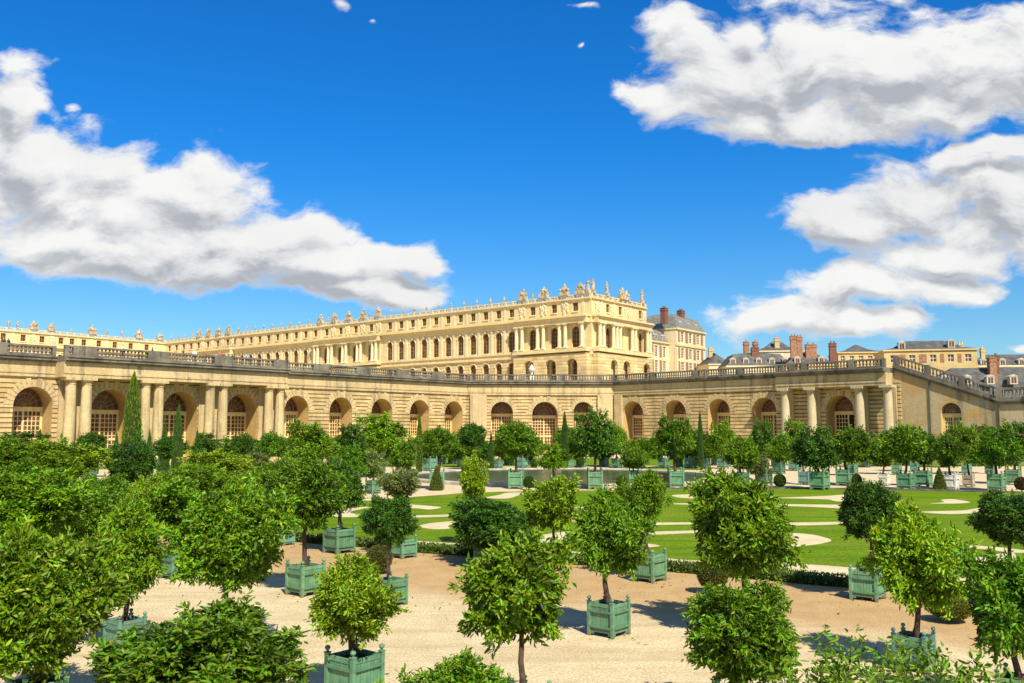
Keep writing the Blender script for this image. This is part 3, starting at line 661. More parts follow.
def window(root, name, op, y, fmat='white', gmat='shutter', cell=1.3, rmat='palace', y0=0.):
    cx, w, zb, zs, arch = op; key = (name, round(w,2), round(zs-zb,2), fmat, gmat, round(y-y0, 2))
    if key not in _win:
        f, p = MB(), MB(); h = zs-zb; r = w/2; t = .13
        for x in (-r, r-t, -t*.6): f.box(x, x+t, 0, .15, 0, h)
        n = max(1, int(h/cell))
        for k in range(n+1): z = h*k/n; f.box(-r, r, .005, .14, z-t/2, z+t/2)
        if arch:
            f.tube([(.97*r*math.cos(math.pi*k/10), .07, h+.97*r*math.sin(math.pi*k/10)) for k in range(11)], [.09]*11, 4)
            f.tube([(0,.07,h),(0,.07,h+r)], [.07,.07], 4)
            p.q((-r,.1,0),(r,.1,0),*[(r*math.cos(math.pi*k/10),.1,h+r*math.sin(math.pi*k/10)) for k in range(11)])
        else: p.q((-r,.1,0),(r,.1,0),(r,.1,h),(-r,.1,h))
        rv = MB(); rv.reveal((0, w, 0, h, arch), -y+y0, y+.2-y0, 10)
        _win[key] = (f.mesh(name, M[fmat]), p.mesh('pane', M[gmat]), rv.mesh('reveal', M[rmat]))
    a, b, c = _win[key]; o_ = link(name, a, root, (cx, y, zb)); link('pane', b, o_); link('reveal', c, o_); return o_
def palace_col(h, r):
    mb = MB(); mb.box(-r*1.35,r*1.35,-r*1.35,r*1.35,0,.35)
    mb.lathe(0,0,[(r*1.25,.35),(r*1.1,.6),(r,.75),(r*.98,h*.4),(r*.86,h-.95),(r*1.0,h-.6),(r*1.3,h-.3)],14); mb.box(-r*1.35,r*1.35,-r*1.35,r*1.35,h-.3,h)
    return mb.mesh('column', M['pwhite'])
PCOL = palace_col(ZF1-ZL1-.45, .66)
def front(root, x0, x1, bays, porticos=(), grand=(), blank=False, reliefs=(), ground=True):
    """one palace front in the root's local frame: bays = window centres"""
    wg, wf, wa = MB(), MB(), MB(); og, of, oa = [], [], []
    for b in bays:
        og.append((b, 2.9, ZP0+.5, 27.8, True)); of.append((b, 2.9, ZL1+.6, 38.7, True)); oa.append((b, 2.15, 45.2, 48.0, False))
    wg.wall(x0, x1, ZP0, ZL0, og if ground else [], 0); wf.wall(x0, x1, ZL1, ZF1, of, 0); wa.wall(x0, x1, ZA0, ZA1, oa, 0)
    wg.build('ground_floor_wall', M['prustic'], root); wf.build('first_floor_wall', M['palace'], root); wa.build('attic_wall', M['palace'], root)
    if ground:
        for op in og: window(root, 'arched_door', op, .75, 'wood', 'pane')
    for op in of: window(root, 'tall_window', op, .55, 'wood', 'pane')
    for op in oa: window(root, 'attic_window', op, .4, 'wood', 'pane')
    tr = MB(); tr.box(x0, x1, -.55, .3, ZL0, ZL0+.5); tr.box(x0, x1, -.25, .3, ZL0+.502, ZL1-.4); tr.box(x0, x1, -.6, .3, ZL1-.398, ZL1)
    tr.box(x0, x1, -.3, .3, ZF1, ZF1+.7); tr.box(x0, x1, -.2, .3, ZF1+.702, ZA0-1.0); tr.box(x0, x1, -1.5, .3, ZA0-.998, ZA0-.4); tr.box(x0, x1, -.5, .3, ZA0-.398, ZA0)
    tr.box(x0, x1, -.3, .3, ZA1-.5, ZA1-.25); tr.box(x0, x1, -.6, .3, ZA1-.248, ZA1)
    tr.build('string_course', M['palace'], root)
    # pilasters between windows, and hoods over them
    mids = [(a+b)/2 for a, b in zip(bays, bays[1:])]
    for m_ in mids + [bays[0]-(mids[0]-bays[0] if mids else 2.5), bays[-1]+(mids[0]-bays[0] if mids else 2.5)]:
        if not (x0+.6 < m_ < x1-.6): continue
        pi_ = MB(); pi_.box(m_-.5, m_+.5, -.28, .05, ZL1, ZF1-.9); pi_.box(m_-.62, m_+.62, -.36, .05, ZF1-.9, ZF1-.01); pi_.build('pilaster', M['pwhite'], root)
        pi_ = MB(); pi_.box(m_-.45, m_+.45, -.15, .05, ZA0, ZA1-.5); pi_.build('attic_pilaster', M['pwhite'], root)
    for b in bays:
        for nm, zc, w in (('window_hood', 38.7, 2.9), ('arch_hood', 27.8, 2.9)):
            if zc < 30 and not ground: continue
            hd = MB(); pts = [(b+(w/2+.28)*math.cos(math.pi*k/8), -.06, zc+(w/2+.28)*math.sin(math.pi*k/8)) for k in range(9)]; hd.tube(pts, [.22]*9, 5)
            if zc > 30: hd.blob((b, -.25, 40.5), (.45,.3,.5), 6, .2)
            hd.build(nm, M['pwhite'], root)
            if zc > 30: hd = MB(); hd.box(b-1.5, b+1.5, -.45, .02, ZL1+.05, ZL1+.55); hd.build('window_sill', M['pwhite'], root)
        hd = MB(); hd.box(b-1.3, b+1.3, -.25, .02, 44.75, 45.15); hd.build('attic_sill', M['pwhite'], root)
    for (a, b) in porticos:    # projecting order of paired columns on a bracketed ledge
        y = -1.9
        lg = MB(); lg.box(a-.6, b+.6, y-.9, 0, ZL1-.9, ZL1-.01); lg.box(a-.4, b+.4, y-.5, 0, ZF1+.001, ZF1+.68); lg.box(a-.4, b+.4, y-.45, 0, ZF1+.704, ZA0-1.003); lg.box(a-.6, b+.6, y-1.3, 0, ZA0-.996, ZA0-.41)
        lg.box(a-.4, b+.4, y-.6, 0, ZL1-.005, ZL1+.45); lg.build('portico', M['palace'], root)
        wgp = MB(); gops = [(bb, 4.4, ZP0+.5, 27.1, True) for bb in bays if a < bb < b]
        wgp.wall(a-.5, b+.5, ZP0, ZL0+.5, gops, y-.4); 
        wgp.q((a-.5,y-.4,ZP0),(a-.5,y-.4,ZL0+.5),(a-.5,0,ZL0+.5),(a-.5,0,ZP0)); wgp.q((b+.5,y-.4,ZP0),(b+.5,0,ZP0),(b+.5,0,ZL0+.5),(b+.5,y-.4,ZL0+.5))
        for g_ in gops: wgp.reveal(g_, y-.4, 1.2, 10)
        wgp.build('ground_floor_wall', M['prustic'], root)
    for c in grand: link('column', PCOL, root, (c, -1.75, ZL1+.45))
    for r_ in reliefs: link('relief', REL, root, (r_, -.05, ZA0+.4))
def roof_rail(root, x0, x1, statues, step=3.2):
    mb = MB(); y = .25
    mb.box(x0, x1, y-.25, y+.25, ZA1, ZA1+.3); mb.box(x0, x1, y-.25, y+.25, ZB-.28, ZB)
    n = int((x1-x0)/.8)
    for k in range(n): baluster(mb, x0+(x1-x0)*(k+.5)/n, y, ZA1+.3, ZB-.28-ZA1-.3, .2, 5)
    n = max(2, int((x1-x0)/step))
    for k in range(n+1): x = x0+.4+(x1-x0-.8)*k/n; mb.box(x-.4, x+.4, y-.32, y+.32, ZA1, ZB+.04)
    mb.build('roof_balustrade', M['palace'], root)
    for (x, k, s_) in statues: link(('statue','statue','statue','trophy','trophy','trophy','urn')[k], STAT[k], root, (x, y, ZB), (s_, s_, s_))
LN = tN(166, 345)
# local frame of the west front: x runs right along -uN, so x = -t
angW = math.atan2(-uN.y, -uN.x)
pal = empty('palace_wing', (PC0.x, PC0.y, 0), 'long pale limestone palace wing crowned with statues behind the orangery', 'palace', None, angW)
pb = [575.5, 554.3, 532.8]
baysW = [-tN(x) for x in pb]
reg = [511.5, 498.5, 485.6, 472.9, 460.4, 448, 435.8, 424, 412.4, 401, 389.7]
baysW += [-tN(x) for x in reg]
mid = [371, 355.5, 340.5, 326.5]; baysW += [-tN(x) for x in mid]
x_a, x_b = tN(315.3), tN(251); n = 7
baysW += [-(x_a + (x_b-x_a)*k/n) for k in range(n+1)]
x_c = tN(230, 340)
k = x_b + 6.4
while k < x_c - 3: baysW.append(-k); k += 6.4
mid2 = [x_c+2, x_c+10, x_c+18, x_c+26]; baysW += [-m for m in mid2]
k = mid2[-1] + 6.4
while k < LN - 2: baysW.append(-k); k += 6.4
baysW.sort()
pc1 = []
bs = sorted([-tN(x) for x in pb]); stp = bs[1]-bs[0]
for i in range(4):
    m_ = bs[0] + (i-.5)*stp
    for dd in (-1.2, 1.2):
        if m_+dd < -.7: pc1.append(m_+dd)
m2 = sorted(-tN(x) for x in mid); stp2 = m2[1]-m2[0]; pc2 = []
for i in range(5): pc2 += [m2[0]+(i-.5)*stp2-1.0, m2[0]+(i-.5)*stp2+1.0]
m3 = sorted(-m for m in mid2); pc3 = []
for i in range(5): pc3 += [m3[0]+(i-.5)*8-1.0, m3[0]+(i-.5)*8+1.0]
port = [(bs[0]-stp/2-1.6, -.9), (m2[0]-stp2/2-1.4, m2[-1]+stp2/2+1.4), (m3[0]-5.4, m3[-1]+5.4)]
rel = [b+stp/2 for b in bs[:-1]] + [bs[0]-stp/2] + [b+stp2/2 for b in m2] + [b+4 for b in m3]
front(pal, -LN, 0, baysW, port, pc1+pc2+pc3, reliefs=rel)
sts = []
for i, x in enumerate([bs[0]-stp/2, bs[1]-stp/2, bs[2]-stp/2]): sts.append((x, 3+i % 3, 1.35))
for i in range(5): sts.append((m2[0]+(i-.5)*stp2*1.0, 3+i % 3, 1.3))
for i in range(4): sts.append((m3[0]+i*8, 3+i % 3, 1.3))
x = -LN+4
while x < -4:
    if all(abs(x-s_[0]) > 3.5 for s_ in sts): sts.append((x, 6, .9))
    x += 6.3
sts += [(-4.4, 4, 1.35), (-1.2, 1, 1.5)]
roof_rail(pal, -LN, 0, sts)
# south end front of the same wing
LE = tE(646.5, 320)
sth = empty('palace_end', (PC0.x, PC0.y, 0), 'narrow south end of the palace wing with paired columns and roof statues', 'palace end', None, math.atan2(uE.y, uE.x))
b_e = [tE(608.5, 360), tE(621, 360), tE(641, 360)]
front(sth, .02, LE, b_e, [(.9, LE-.6)], [LE*f for f in (.07,.13,.30,.36,.42,.64,.70,.93,.98)], reliefs=[LE*.10, LE*.37, LE*.62, LE*.95])
roof_rail(sth, .4, LE, [(1.6, 0, 1.5), (LE*.28, 1, 1.5), (LE*.55, 3, 1.4), (LE*.63, 5, 1.2), (LE*.93, 2, 1.6)])
bd = MB(); bd.box(-LN, -.02, 20, 20.4, ZP0, ZA1); bd.q((-LN,.3,ZA1-.02),(-.02,.3,ZA1-.02),(-.02,20,ZA1+.6),(-LN,20,ZA1+.6)); bd.build('roof', M['zinc'], pal)
# central body on the far left, south face running towards the camera
PC1 = PC0 + uN * LN
cen = empty('palace_centre', (PC1.x, PC1.y, 0), 'far left palace front seen above the terrace balustrade with trophies on its roof', 'palace', None, math.atan2(uE.y, uE.x))
cW = lambda px, py=340: s_on(px, py, PC1, uE)
xs_ = [cW(x) for x in (-17, 3, 23, 42, 61, 72, 84, 99, 115, 131, 147)]
front(cen, cW(-45), -.05, xs_, reliefs=[cW(33), cW(52)], ground=False)
roof_rail(cen, cW(-45), -.05, [(cW(x), k, s_) for x, k, s_ in ((33,4,1.4),(51,3,1.3),(92,5,1.5),(139,3,1.5),(160,4,1.3),(8,6,1.3),(17,6,1.3),(107,6,1.2),(122,6,1.2),(71,6,.9))])
bd = MB(); bd.q((cW(-45),.5,ZA1-.02),(-.05,.5,ZA1-.02),(-.05,30,ZA1+3),(cW(-45),30,ZA1+3)); bd.build('roof', M['zinc'], cen)

# ------------------------------------------------------------------ brick and stone wings and town roofs at right
def mansard(mb, x0, x1, y0, y1, z0, z1, ins, ins2=None, ztop=None):
    b = [(x0,y0,z0),(x1,y0,z0),(x1,y1,z0),(x0,y1,z0)]; t = [(x0+ins,y0+ins,z1),(x1-ins,y0+ins,z1),(x1-ins,y1-ins,z1),(x0+ins,y1-ins,z1)]
    mb.hexa(b, t)
    if ztop:
        i2 = ins2 or (y1-y0)/2-.3; xm = min(i2, (x1-x0)/2-.1); ym = min(i2, (y1-y0)/2-.1)
        mb.hexa([(p[0], p[1], p[2]+.003) for p in t], [(x0+xm,y0+ym,ztop),(x1-xm,y0+ym,ztop),(x1-xm,y1-ym,ztop),(x0+xm,y1-ym,ztop)])
def chimney(root, x, y, z0, z1, w, dp, mat='brick', pots=2):
    mb = MB(); mb.box(x-w/2, x+w/2, y-dp/2, y+dp/2, z0, z1); mb.box(x-w/2-.15, x+w/2+.15, y-dp/2-.15, y+dp/2+.15, z1-.9, z1-.55); mb.box(x-w/2-.12, x+w/2+.12, y-dp/2-.12, y+dp/2+.12, z1+.001, z1+.25)
    for k in range(pots): mb.lathe(x-w/2+w*(k+.5)/pots, y, [(.28,z1+.25),(.22,z1+1.0)], 8)
    mb.build('chimney', M[mat], root)
_dm = {}
def dormer(root, x, y, z, w=1.9, h=2.4):
    if 'a' not in _dm:
        f, g_ = MB(), MB(); f.box(-.95,-.62,-.1,1.8,0,2.0); f.box(.62,.95,-.1,1.8,0,2.0); f.box(-.62,.62,-.1,1.8,0,.25); f.box(-.62,.62,-.1,1.8,1.75,2.0); f.box(-.06,.06,-.05,.05,.25,1.75)
        f.hexa([(-1.15,-.2,2.003),(1.15,-.2,2.003),(1.15,2.2,2.003),(-1.15,2.2,2.003)], [(-.05,-.2,2.6),(.05,-.2,2.6),(.05,2.2,2.6),(-.05,2.2,2.6)])
        g_.q((-.62,.02,.25),(.62,.02,.25),(.62,.02,1.75),(-.62,.02,1.75)); _dm['a'] = (f.mesh('dormer', M['dormerwood']), g_.mesh('pane', M['glass']))
    a, b = _dm['a']; o_ = link('dormer', a, root, (x, y, z), (w/1.9, 1, h/2.4)); link('pane', b, o_)
def house(name, label, pl, pr, ylow, ztop_px, depth, Y, eave_py, wallmat, wins=0, floors=1, roof=None, quoins=False, brickp=False, rotz=None, base=6, group='town houses behind the terrace'):
    """a house whose front spans pixel columns pl..pr at plan distance Y (left end); rotz its turn"""
    A = at_y(pl, eave_py, Y); root = empty(name, (A.x, A.y, 0), label, 'house', group, rotz or 0)
    dv = Vector((math.cos(rotz or 0), math.sin(rotz or 0), 0)); Lh = s_on(pr, eave_py, Vector((A.x, A.y, 0)), dv); ze = A.z
    zr = at_y(pl, ztop_px, Y).z
    return root, Lh, ze, zr
eE = math.atan2(uE.y, uE.x)
def wallwin(root, x0, x1, z0, z1, cols_, rows, mat, w=1.4, trim=None, brick=None, depth_=18, y=0):
    ops = []
    zs_ = sorted(rows); 
    wl = MB(); prev = z0; rv = MB()
    for i, (zb, zt) in enumerate(zs_):
        zc = z1 if i == len(zs_)-1 else (zt + zs_[i+1][0])/2
        o_ = [(c, w, zb, zt, False) for c in cols_]; wl.wall(x0, x1, prev, zc, o_, y); ops += o_; prev = zc
    if not zs_: wl.wall(x0, x1, z0, z1, [], y)
    wl.q((x0,y,z0),(x0,y,z1),(x0,y+depth_,z1),(x0,y+depth_,z0)); wl.q((x1,y,z0),(x1,y+depth_,z0),(x1,y+depth_,z1),(x1,y,z1)); wl.q((x0,y+depth_,z0),(x0,y+depth_,z1),(x1,y+depth_,z1),(x1,y+depth_,z0))
    wl.build('wall', M[mat], root)
    for op in ops: window(root, 'window', op, y+.25, 'white', 'glass', .8, 'white', y)
    if brick and len(cols_) > 1:
        cs = sorted(cols_)
        for a, b in zip([cs[0]-(cs[1]-cs[0])]+cs, cs+[cs[-1]+(cs[-1]-cs[-2])]):
            m0, m1 = a+w/2+.95, b-w/2-.95
            m0, m1 = max(m0, x0+1.2), min(m1, x1-1.2)
            for zb, zt in zs_:
                if m1-m0 > .3: bp = MB(); bp.box(m0, m1, y-.05, y+.1, zb-.3, zt+.2); bp.build('brick_panel', M[brick], root)
# lower wing and pavilion continuing the south end
wp = empty('brick_wing', (PC0.x, PC0.y, 0), 'brick and stone wing with grey mansard roof beside the palace end', 'building', None, eE)
a, b = LE+.4, tE(680)
DD = (PC0 + uE*((a+b)/2)).y
Zp = lambda py, D_: at_y(660, py, D_).z
z_e = Zp(341, DD); cw = [a+(b-a)*(k+.5)/4 for k in range(4)]
wallwin(wp, a, b, ZP0, z_e, cw, [(Zp(371,DD), Zp(359,DD)), (Zp(355,DD), Zp(344,DD))], 'pwhite', 2.5, brick='brickpale', y=5)
r_ = MB(); r_.box(a, b, 4.4, 23, z_e, z_e+.5); r_.build('cornice', M['palace'], wp)
r_ = MB(); mansard(r_, a, b, 4.7, 22.8, z_e+.502, Zp(328, DD), 2.2, 8, Zp(322, DD)); r_.build('roof', M['paleslate'], wp)
for c in cw: dormer(wp, c, 5.2, z_e+.8)
a2, b2 = b+.02, tE(708.5); D2 = (PC0+uE*((a2+b2)/2)).y
z_e = Zp(331.5, D2); cw = [tE(x) for x in (686, 694, 701.5)]
pv = empty('corner_pavilion_house', (PC0.x, PC0.y, 0), 'tall brick and stone pavilion with mansard roof and two chimneys', 'building', None, eE)
wallwin(pv, a2, b2, ZP0, z_e, cw, [(Zp(371,D2), Zp(363,D2)), (Zp(359,D2), Zp(349.5,D2)), (Zp(343,D2), Zp(333.5,D2))], 'pwhite', 2.6, brick='brickpale', y=1.5)
r_ = MB(); r_.box(a2-.3, b2+.3, .9, 22, z_e, z_e+.6); r_.box(a2-.2, b2+.2, 1.1, 1.7, Zp(347.5,D2), Zp(345.5,D2)); r_.build('cornice', M['palace'], pv)
r_ = MB(); mansard(r_, a2-.1, b2+.1, 1.2, 21, z_e+.602, Zp(318, D2), 2.4, 6, Zp(313.5, D2)); r_.build('roof', M['paleslate'], pv)
for c in cw: dormer(pv, c, 2.2, z_e+1.0)
chimney(pv, tE(676,312), 5, Zp(326,D2), Zp(311.5,D2), 2.6, 2.0, 'brick'); chimney(pv, tE(692.5,312), 5, Zp(322,D2), Zp(310.5,D2), 2.8, 2.0, 'brick')
# town
def townhouse(name, label, pl, pr, Y, ez, rz, zt, wallmat, cols_n=0, rows=(), dorm=0, dz=None, ins=2.4, dep=16, rot=-.12, brick=None, w=1.5, extra=None):
    A = at_y(pl, ez, Y); root = empty(name, (A.x, A.y, 0), label, 'house', 'town houses behind the terrace', rot)
    dv = Vector((math.cos(rot), math.sin(rot), 0)); o_ = Vector((A.x, A.y, 0)); Lh = s_on(pr, ez, o_, dv)
    ze = A.z; zr = at_y(pl, rz, Y).z; ztop = at_y(pl, zt, Y).z if zt else None
    zz_ = lambda py: at_y(pl, py, Y).z
    cs = [Lh*(k+.5)/cols_n for k in range(cols_n)]
    if extra: cs = [s_on(x, ez, o_, dv) for x in extra]
    wallwin(root, 0, Lh, 2, ze, cs, [(zz_(b_), zz_(a_)) for a_, b_ in rows], wallmat, w, brick=brick, depth_=dep)
    c_ = MB(); c_.box(-.35, Lh+.35, -.4, dep+.3, ze, ze+.45); c_.build('cornice', M[wallmat], root)
    r_ = MB(); mansard(r_, -.2, Lh+.2, -.2, dep+.1, ze+.452, zr, ins, dep*.46, ztop); r_.build('roof', M['slate'], root)
    for k in range(dorm): dormer(root, Lh*(k+.5)/dorm, .5, dz and zz_(dz) or ze+.8)
    return root, o_, dv, zz_, Lh
h1 = townhouse('slate_house', 'low white walled house with hipped slate roof right of the pavilion', 709, 731, 335, 365, 353, 351, 'pwhite', ins=4.5, rot=.1)
chimney(h1[0], h1[4]*.4, 8, h1[3](356), h1[3](347), 1.6, 1.2, 'cream', 1)
h2 = townhouse('mansard_house', 'grey mansard roof with a row of white dormers behind the balustrade', 727, 792, 300, 367, 353.5, 351.5, 'pwhite', dorm=5, dz=365, ins=3.2, rot=-.03)
for px, w_, y0_, y1_ in ((757,2.4,368,347.5),(752.5,1.7,352,340),(762,1.6,352,340)): chimney(h2[0], s_on(px,350,h2[1],h2[2]), 3+(w_<2)*6, h2[3](y0_), h2[3](y1_), w_, 1.6, 'brick' if w_ > 2 else 'brickpale', 1)
h3 = townhouse('hipped_house', 'dark hipped slate roof rising behind the row of dormers', 755, 806, 325, 352, 346, 340.5, 'pwhite', ins=5, rot=-.1)
chimney(h3[0], s_on(779,345,h3[1],h3[2]), 4, h3[3](352), h3[3](338), 1.7, 1.4, 'cream', 1)
h4 = townhouse('chimney_house', 'slate roofed house carrying the tall orange brick chimney stacks', 786, 834, 290, 366, 354, 350.5, 'cream', dorm=2, dz=364, ins=4, rot=-.1)
for px, w_, y0_, y1_, mt in ((795.5,1.9,366,336,'brickpale'),(801.5,1.7,366,337,'brickpale'),(813,3.4,362,344.5,'brickpale'),(835,2.1,366,343.5,'brick')): chimney(h4[0], s_on(px,350,h4[1],h4[2]), 3, h4[3](y0_), h4[3](y1_), w_, 1.5, mt, 2)
h5 = townhouse('grey_roofed_house', 'pale house with broad grey hipped roof left of the yellow house', 838, 884, 300, 353.5, 349, 343, 'cream', cols_n=5, rows=[(356,361)], ins=4, rot=-.15)
h6 = townhouse('yellow_house', 'yellow and brick house with dark hipped roof above the raking balustrade', 884, 977, 262, 351.5, 347, 339.5, 'cream', rows=[(355.5,362.5)], extra=[893, 912, 933, 950.5, 968], ins=3.5, rot=-.22, brick='brickpale', w=1.7)
dormer(h6[0], s_on(903,347,h6[1],h6[2]), 1.5, h6[3](349.5)); dormer(h6[0], s_on(953,347,h6[1],h6[2]), 1.5, h6[3](348.5))
chimney(h6[0], h6[4]-2, 9, h6[3](352), h6[3](344), 1.4, 1.2, 'cream', 2)
h7 = townhouse('long_slate_house', 'long grey slate roof with dormers behind the stair landing', 935, 1075, 235, 407, 374, 366.5, 'grey', dorm=6, dz=384.5, ins=4.5, rot=-.12)
chimney(h7[0], s_on(998,365,h7[1],h7[2]), 4, h7[3](385), h7[3](358), 1.7, 2.0, 'brickpale', 2); chimney(h7[0], s_on(1004,365,h7[1],h7[2]), 5, h7[3](380), h7[3](356), 1.2, 1.2, 'brick', 1)
h8 = townhouse('dark_roofed_house', 'dark slate roof at the far right behind the chimney', 975, 1090, 290, 367, 358.5, 353, 'pwhite', dorm=6, dz=366, ins=4, rot=-.1)
chimney(h8[0], s_on(989,355,h8[1],h8[2]), 5, h8[3](360), h8[3](348), 1.2, 1.2, 'limewhite' if False else 'cream', 1)

# ------------------------------------------------------------------ foliage
def leaf_mesh(name, pos, nrm, length, width, rng_, mat=None, dark=None):
    """many folded leaves: pos base points, nrm pointing direction"""
    n = len(pos); d = nrm / np.linalg.norm(nrm, axis=1)[:, None]
    rv = rng_.normal(size=(n, 3)); side = np.cross(d, rv); side /= np.linalg.norm(side, axis=1)[:, None]
    up = np.cross(side, d); L = length * rng_.uniform(.65, 1.25, n)[:, None]; Wd = width * rng_.uniform(.8, 1.2, n)[:, None]
    fold = up * Wd * .35
    v = np.stack([pos, pos + d*L*.38 + side*Wd + fold, pos + d*L*.75 + side*Wd*.72 + fold*.6 - up*L*.05, pos + d*L - up*L*.16, pos + d*L*.75 - side*Wd*.72 + fold*.6 - up*L*.05, pos + d*L*.38 - side*Wd + fold], axis=1).reshape(-1, 3)
    base = np.arange(n)[:, None] * 6
    f = np.concatenate([base + np.array([0,1,2,3]), base + np.array([0,3,4,5])], axis=1).reshape(-1, 4)
    me = bpy.data.meshes.new(name); me.vertices.add(len(v)); me.vertices.foreach_set('co', v.astype(np.float32).ravel())
    me.loops.add(f.size); me.loops.foreach_set('vertex_index', f.astype(np.int32).ravel())
    me.polygons.add(len(f)); me.polygons.foreach_set('loop_start', np.arange(0, f.size, 4, dtype=np.int32))
    try: me.polygons.foreach_set('loop_total', np.full(len(f), 4, dtype=np.int32))
    except Exception: pass
    me.update(calc_edges=True)
    ca = me.color_attributes.new('leaf', 'FLOAT_COLOR', 'POINT')
    a = rng_.random(n); b = rng_.random(n)
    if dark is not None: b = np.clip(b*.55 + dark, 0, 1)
    col = np.ones((n, 6, 4), np.float32); col[:, :, 0] = a[:, None]; col[:, :, 1] = b[:, None]; ca.data.foreach_set('color', col.ravel())
    me.materials.append(mat or M['leaf']); return me
def crown_mesh(seed, clumps, ros, per, leaf, rough=.2, size=(.20, .34), sprigs=26, droop=.22, flat=.72, asym=.16):
    """a crown of many leafy clumps at uneven reach round a hollow middle, with sky gaps between and shoots poking out"""
    g_ = np.random.default_rng(seed)
    ax_ = g_.normal(size=(5, 3)); ax_ /= np.linalg.norm(ax_, axis=1)[:, None]; am = g_.uniform(-asym, asym, 5)
    # spread the clump directions evenly (golden spiral) and shake them
    i = np.arange(clumps) + .5; ph = np.arccos(1 - 2*i/clumps); th = math.pi*(1+5**.5)*i
    cd = np.stack([np.cos(th)*np.sin(ph), np.sin(th)*np.sin(ph), np.cos(ph)], 1) + g_.normal(scale=.16, size=(clumps, 3)); cd /= np.linalg.norm(cd, axis=1)[:, None]
    reach = (1 + (np.exp(-((cd[:, None]-ax_[None])**2).sum(2)*1.6)*am).sum(1)) * g_.uniform(1-rough*1.6, 1.02, clumps)
    reach *= np.where(cd[:, 2] < 0, 1-(1-flat)*np.abs(cd[:, 2]), 1)
    cr = g_.uniform(*size, clumps); cc = cd*(reach-cr*.75)[:, None]
    tone = g_.random(clumps)*.42
    P, A, T_ = [], [], []
    for k in range(clumps):
        m = int(ros*(cr[k]/.27)**2)
        d = g_.normal(size=(m, 3)) + cd[k]*.55 + np.array([0, 0, .25]); d /= np.linalg.norm(d, axis=1)[:, None]
        P.append(cc[k] + d*(cr[k]*g_.uniform(.45, 1.05, m)[:, None])*np.array([1, 1, .86])); A.append(d); T_.append(np.full(m, tone[k]))
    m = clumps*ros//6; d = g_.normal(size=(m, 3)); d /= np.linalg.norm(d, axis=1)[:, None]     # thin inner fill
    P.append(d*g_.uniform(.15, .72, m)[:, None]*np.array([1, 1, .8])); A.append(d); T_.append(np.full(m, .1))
    for k in range(sprigs):                                                                 # shoots
        q = g_.integers(clumps); d = cd[q] + g_.normal(scale=.35, size=3) + np.array([0, 0, .5]); d /= np.linalg.norm(d)
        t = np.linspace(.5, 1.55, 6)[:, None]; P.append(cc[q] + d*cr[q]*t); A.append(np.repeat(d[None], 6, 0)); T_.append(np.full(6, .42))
    P, A, T_ = np.concatenate(P), np.concatenate(A), np.concatenate(T_); n = len(P)
    ax = A + g_.normal(scale=.3, size=A.shape) + np.array([0, 0, .15]); ax /= np.linalg.norm(ax, axis=1)[:, None]
    pos = np.repeat(P, per, 0) + g_.normal(scale=leaf*.35, size=(n*per, 3))
    dr = np.repeat(ax, per, 0)*.75 + g_.normal(scale=.58, size=(n*per, 3)) - np.array([0, 0, droop])
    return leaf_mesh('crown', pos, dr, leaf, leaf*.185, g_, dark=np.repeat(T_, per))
NEAR = [crown_mesh(11, 60, 38, 8, .102, .24, (.18, .34), 34), crown_mesh(12, 48, 34, 8, .106, .32, (.17, .35), 48), crown_mesh(13, 74, 36, 8, .096, .20, (.17, .30), 34), crown_mesh(14, 37, 29, 8, .124, .38, (.16, .34), 60, .4)]
MID = [crown_mesh(21, 52, 28, 7, .112, .23, (.18, .34)), crown_mesh(22, 42, 27, 7, .115, .31, (.17, .36), 40), crown_mesh(23, 62, 28, 7, .105, .18), crown_mesh(24, 35, 24, 7, .13, .36, (.16, .34), 46)]
FAR = [crown_mesh(31, 44, 22, 6, .135, .20), crown_mesh(32, 36, 21, 6, .14, .28, (.2, .37), 28), crown_mesh(33, 56, 22, 6, .125, .15), crown_mesh(34, 30, 20, 6, .15, .32, (.2, .38), 28)]
def sprig_mesh(seed, n=120, per=16, leaf=.10):
    """loose upright shoots over a thin body"""
    g_ = np.random.default_rng(seed); pos, dr = [], []
    for i in range(n):
        a, q = g_.uniform(0, 6.28), math.sqrt(g_.random())*.95; b0 = np.array([q*math.cos(a), q*math.sin(a), .1+.45*(1-q*q)]); L_ = g_.uniform(.3, .62)
        ax = np.array([q*math.cos(a)*.4, q*math.sin(a)*.4, 1.0])+g_.normal(scale=.15, size=3)
        for k in range(per):
            pos.append(b0+ax*L_*k/per); dr.append(g_.normal(scale=.8, size=3)+np.array([0, 0, .45]))
    return leaf_mesh('crown', np.array(pos), np.array(dr), leaf, leaf*.17, g_, dark=g_.random(len(pos))*.45)
SPRIG = sprig_mesh(77)
def trunk_mesh(seed, r=.085):
    """unit-high trunk (z 0..1 reaches the crown centre) with limbs spreading into the crown"""
    rnd = random.Random(seed); mb = MB()
    lx, ly = rnd.uniform(-.14, .14), rnd.uniform(-.14, .14)
    pts = [(lx*math.sin(k*.52)+rnd.uniform(-.02,.02), ly*math.sin(k*.52)+rnd.uniform(-.02,.02), k/6) for k in range(7)]
    mb.tube(pts, [r*(1.35 if k == 0 else 1.0-.08*k) for k in range(7)], 9)
    for k in range(7):
        a = k*2.4+rnd.random(); z = rnd.uniform(.55,.9); L_ = rnd.uniform(.35,.6)
        mb.tube([(0,0,z),(L_*.45*math.cos(a),L_*.45*math.sin(a),z+.16),(L_*math.cos(a),L_*math.sin(a),z+.42)],[r*.45,r*.32,r*.12],5)
    return mb.mesh('trunk', M['bark'], True)
TRUNK = [trunk_mesh(k) for k in range(4)]
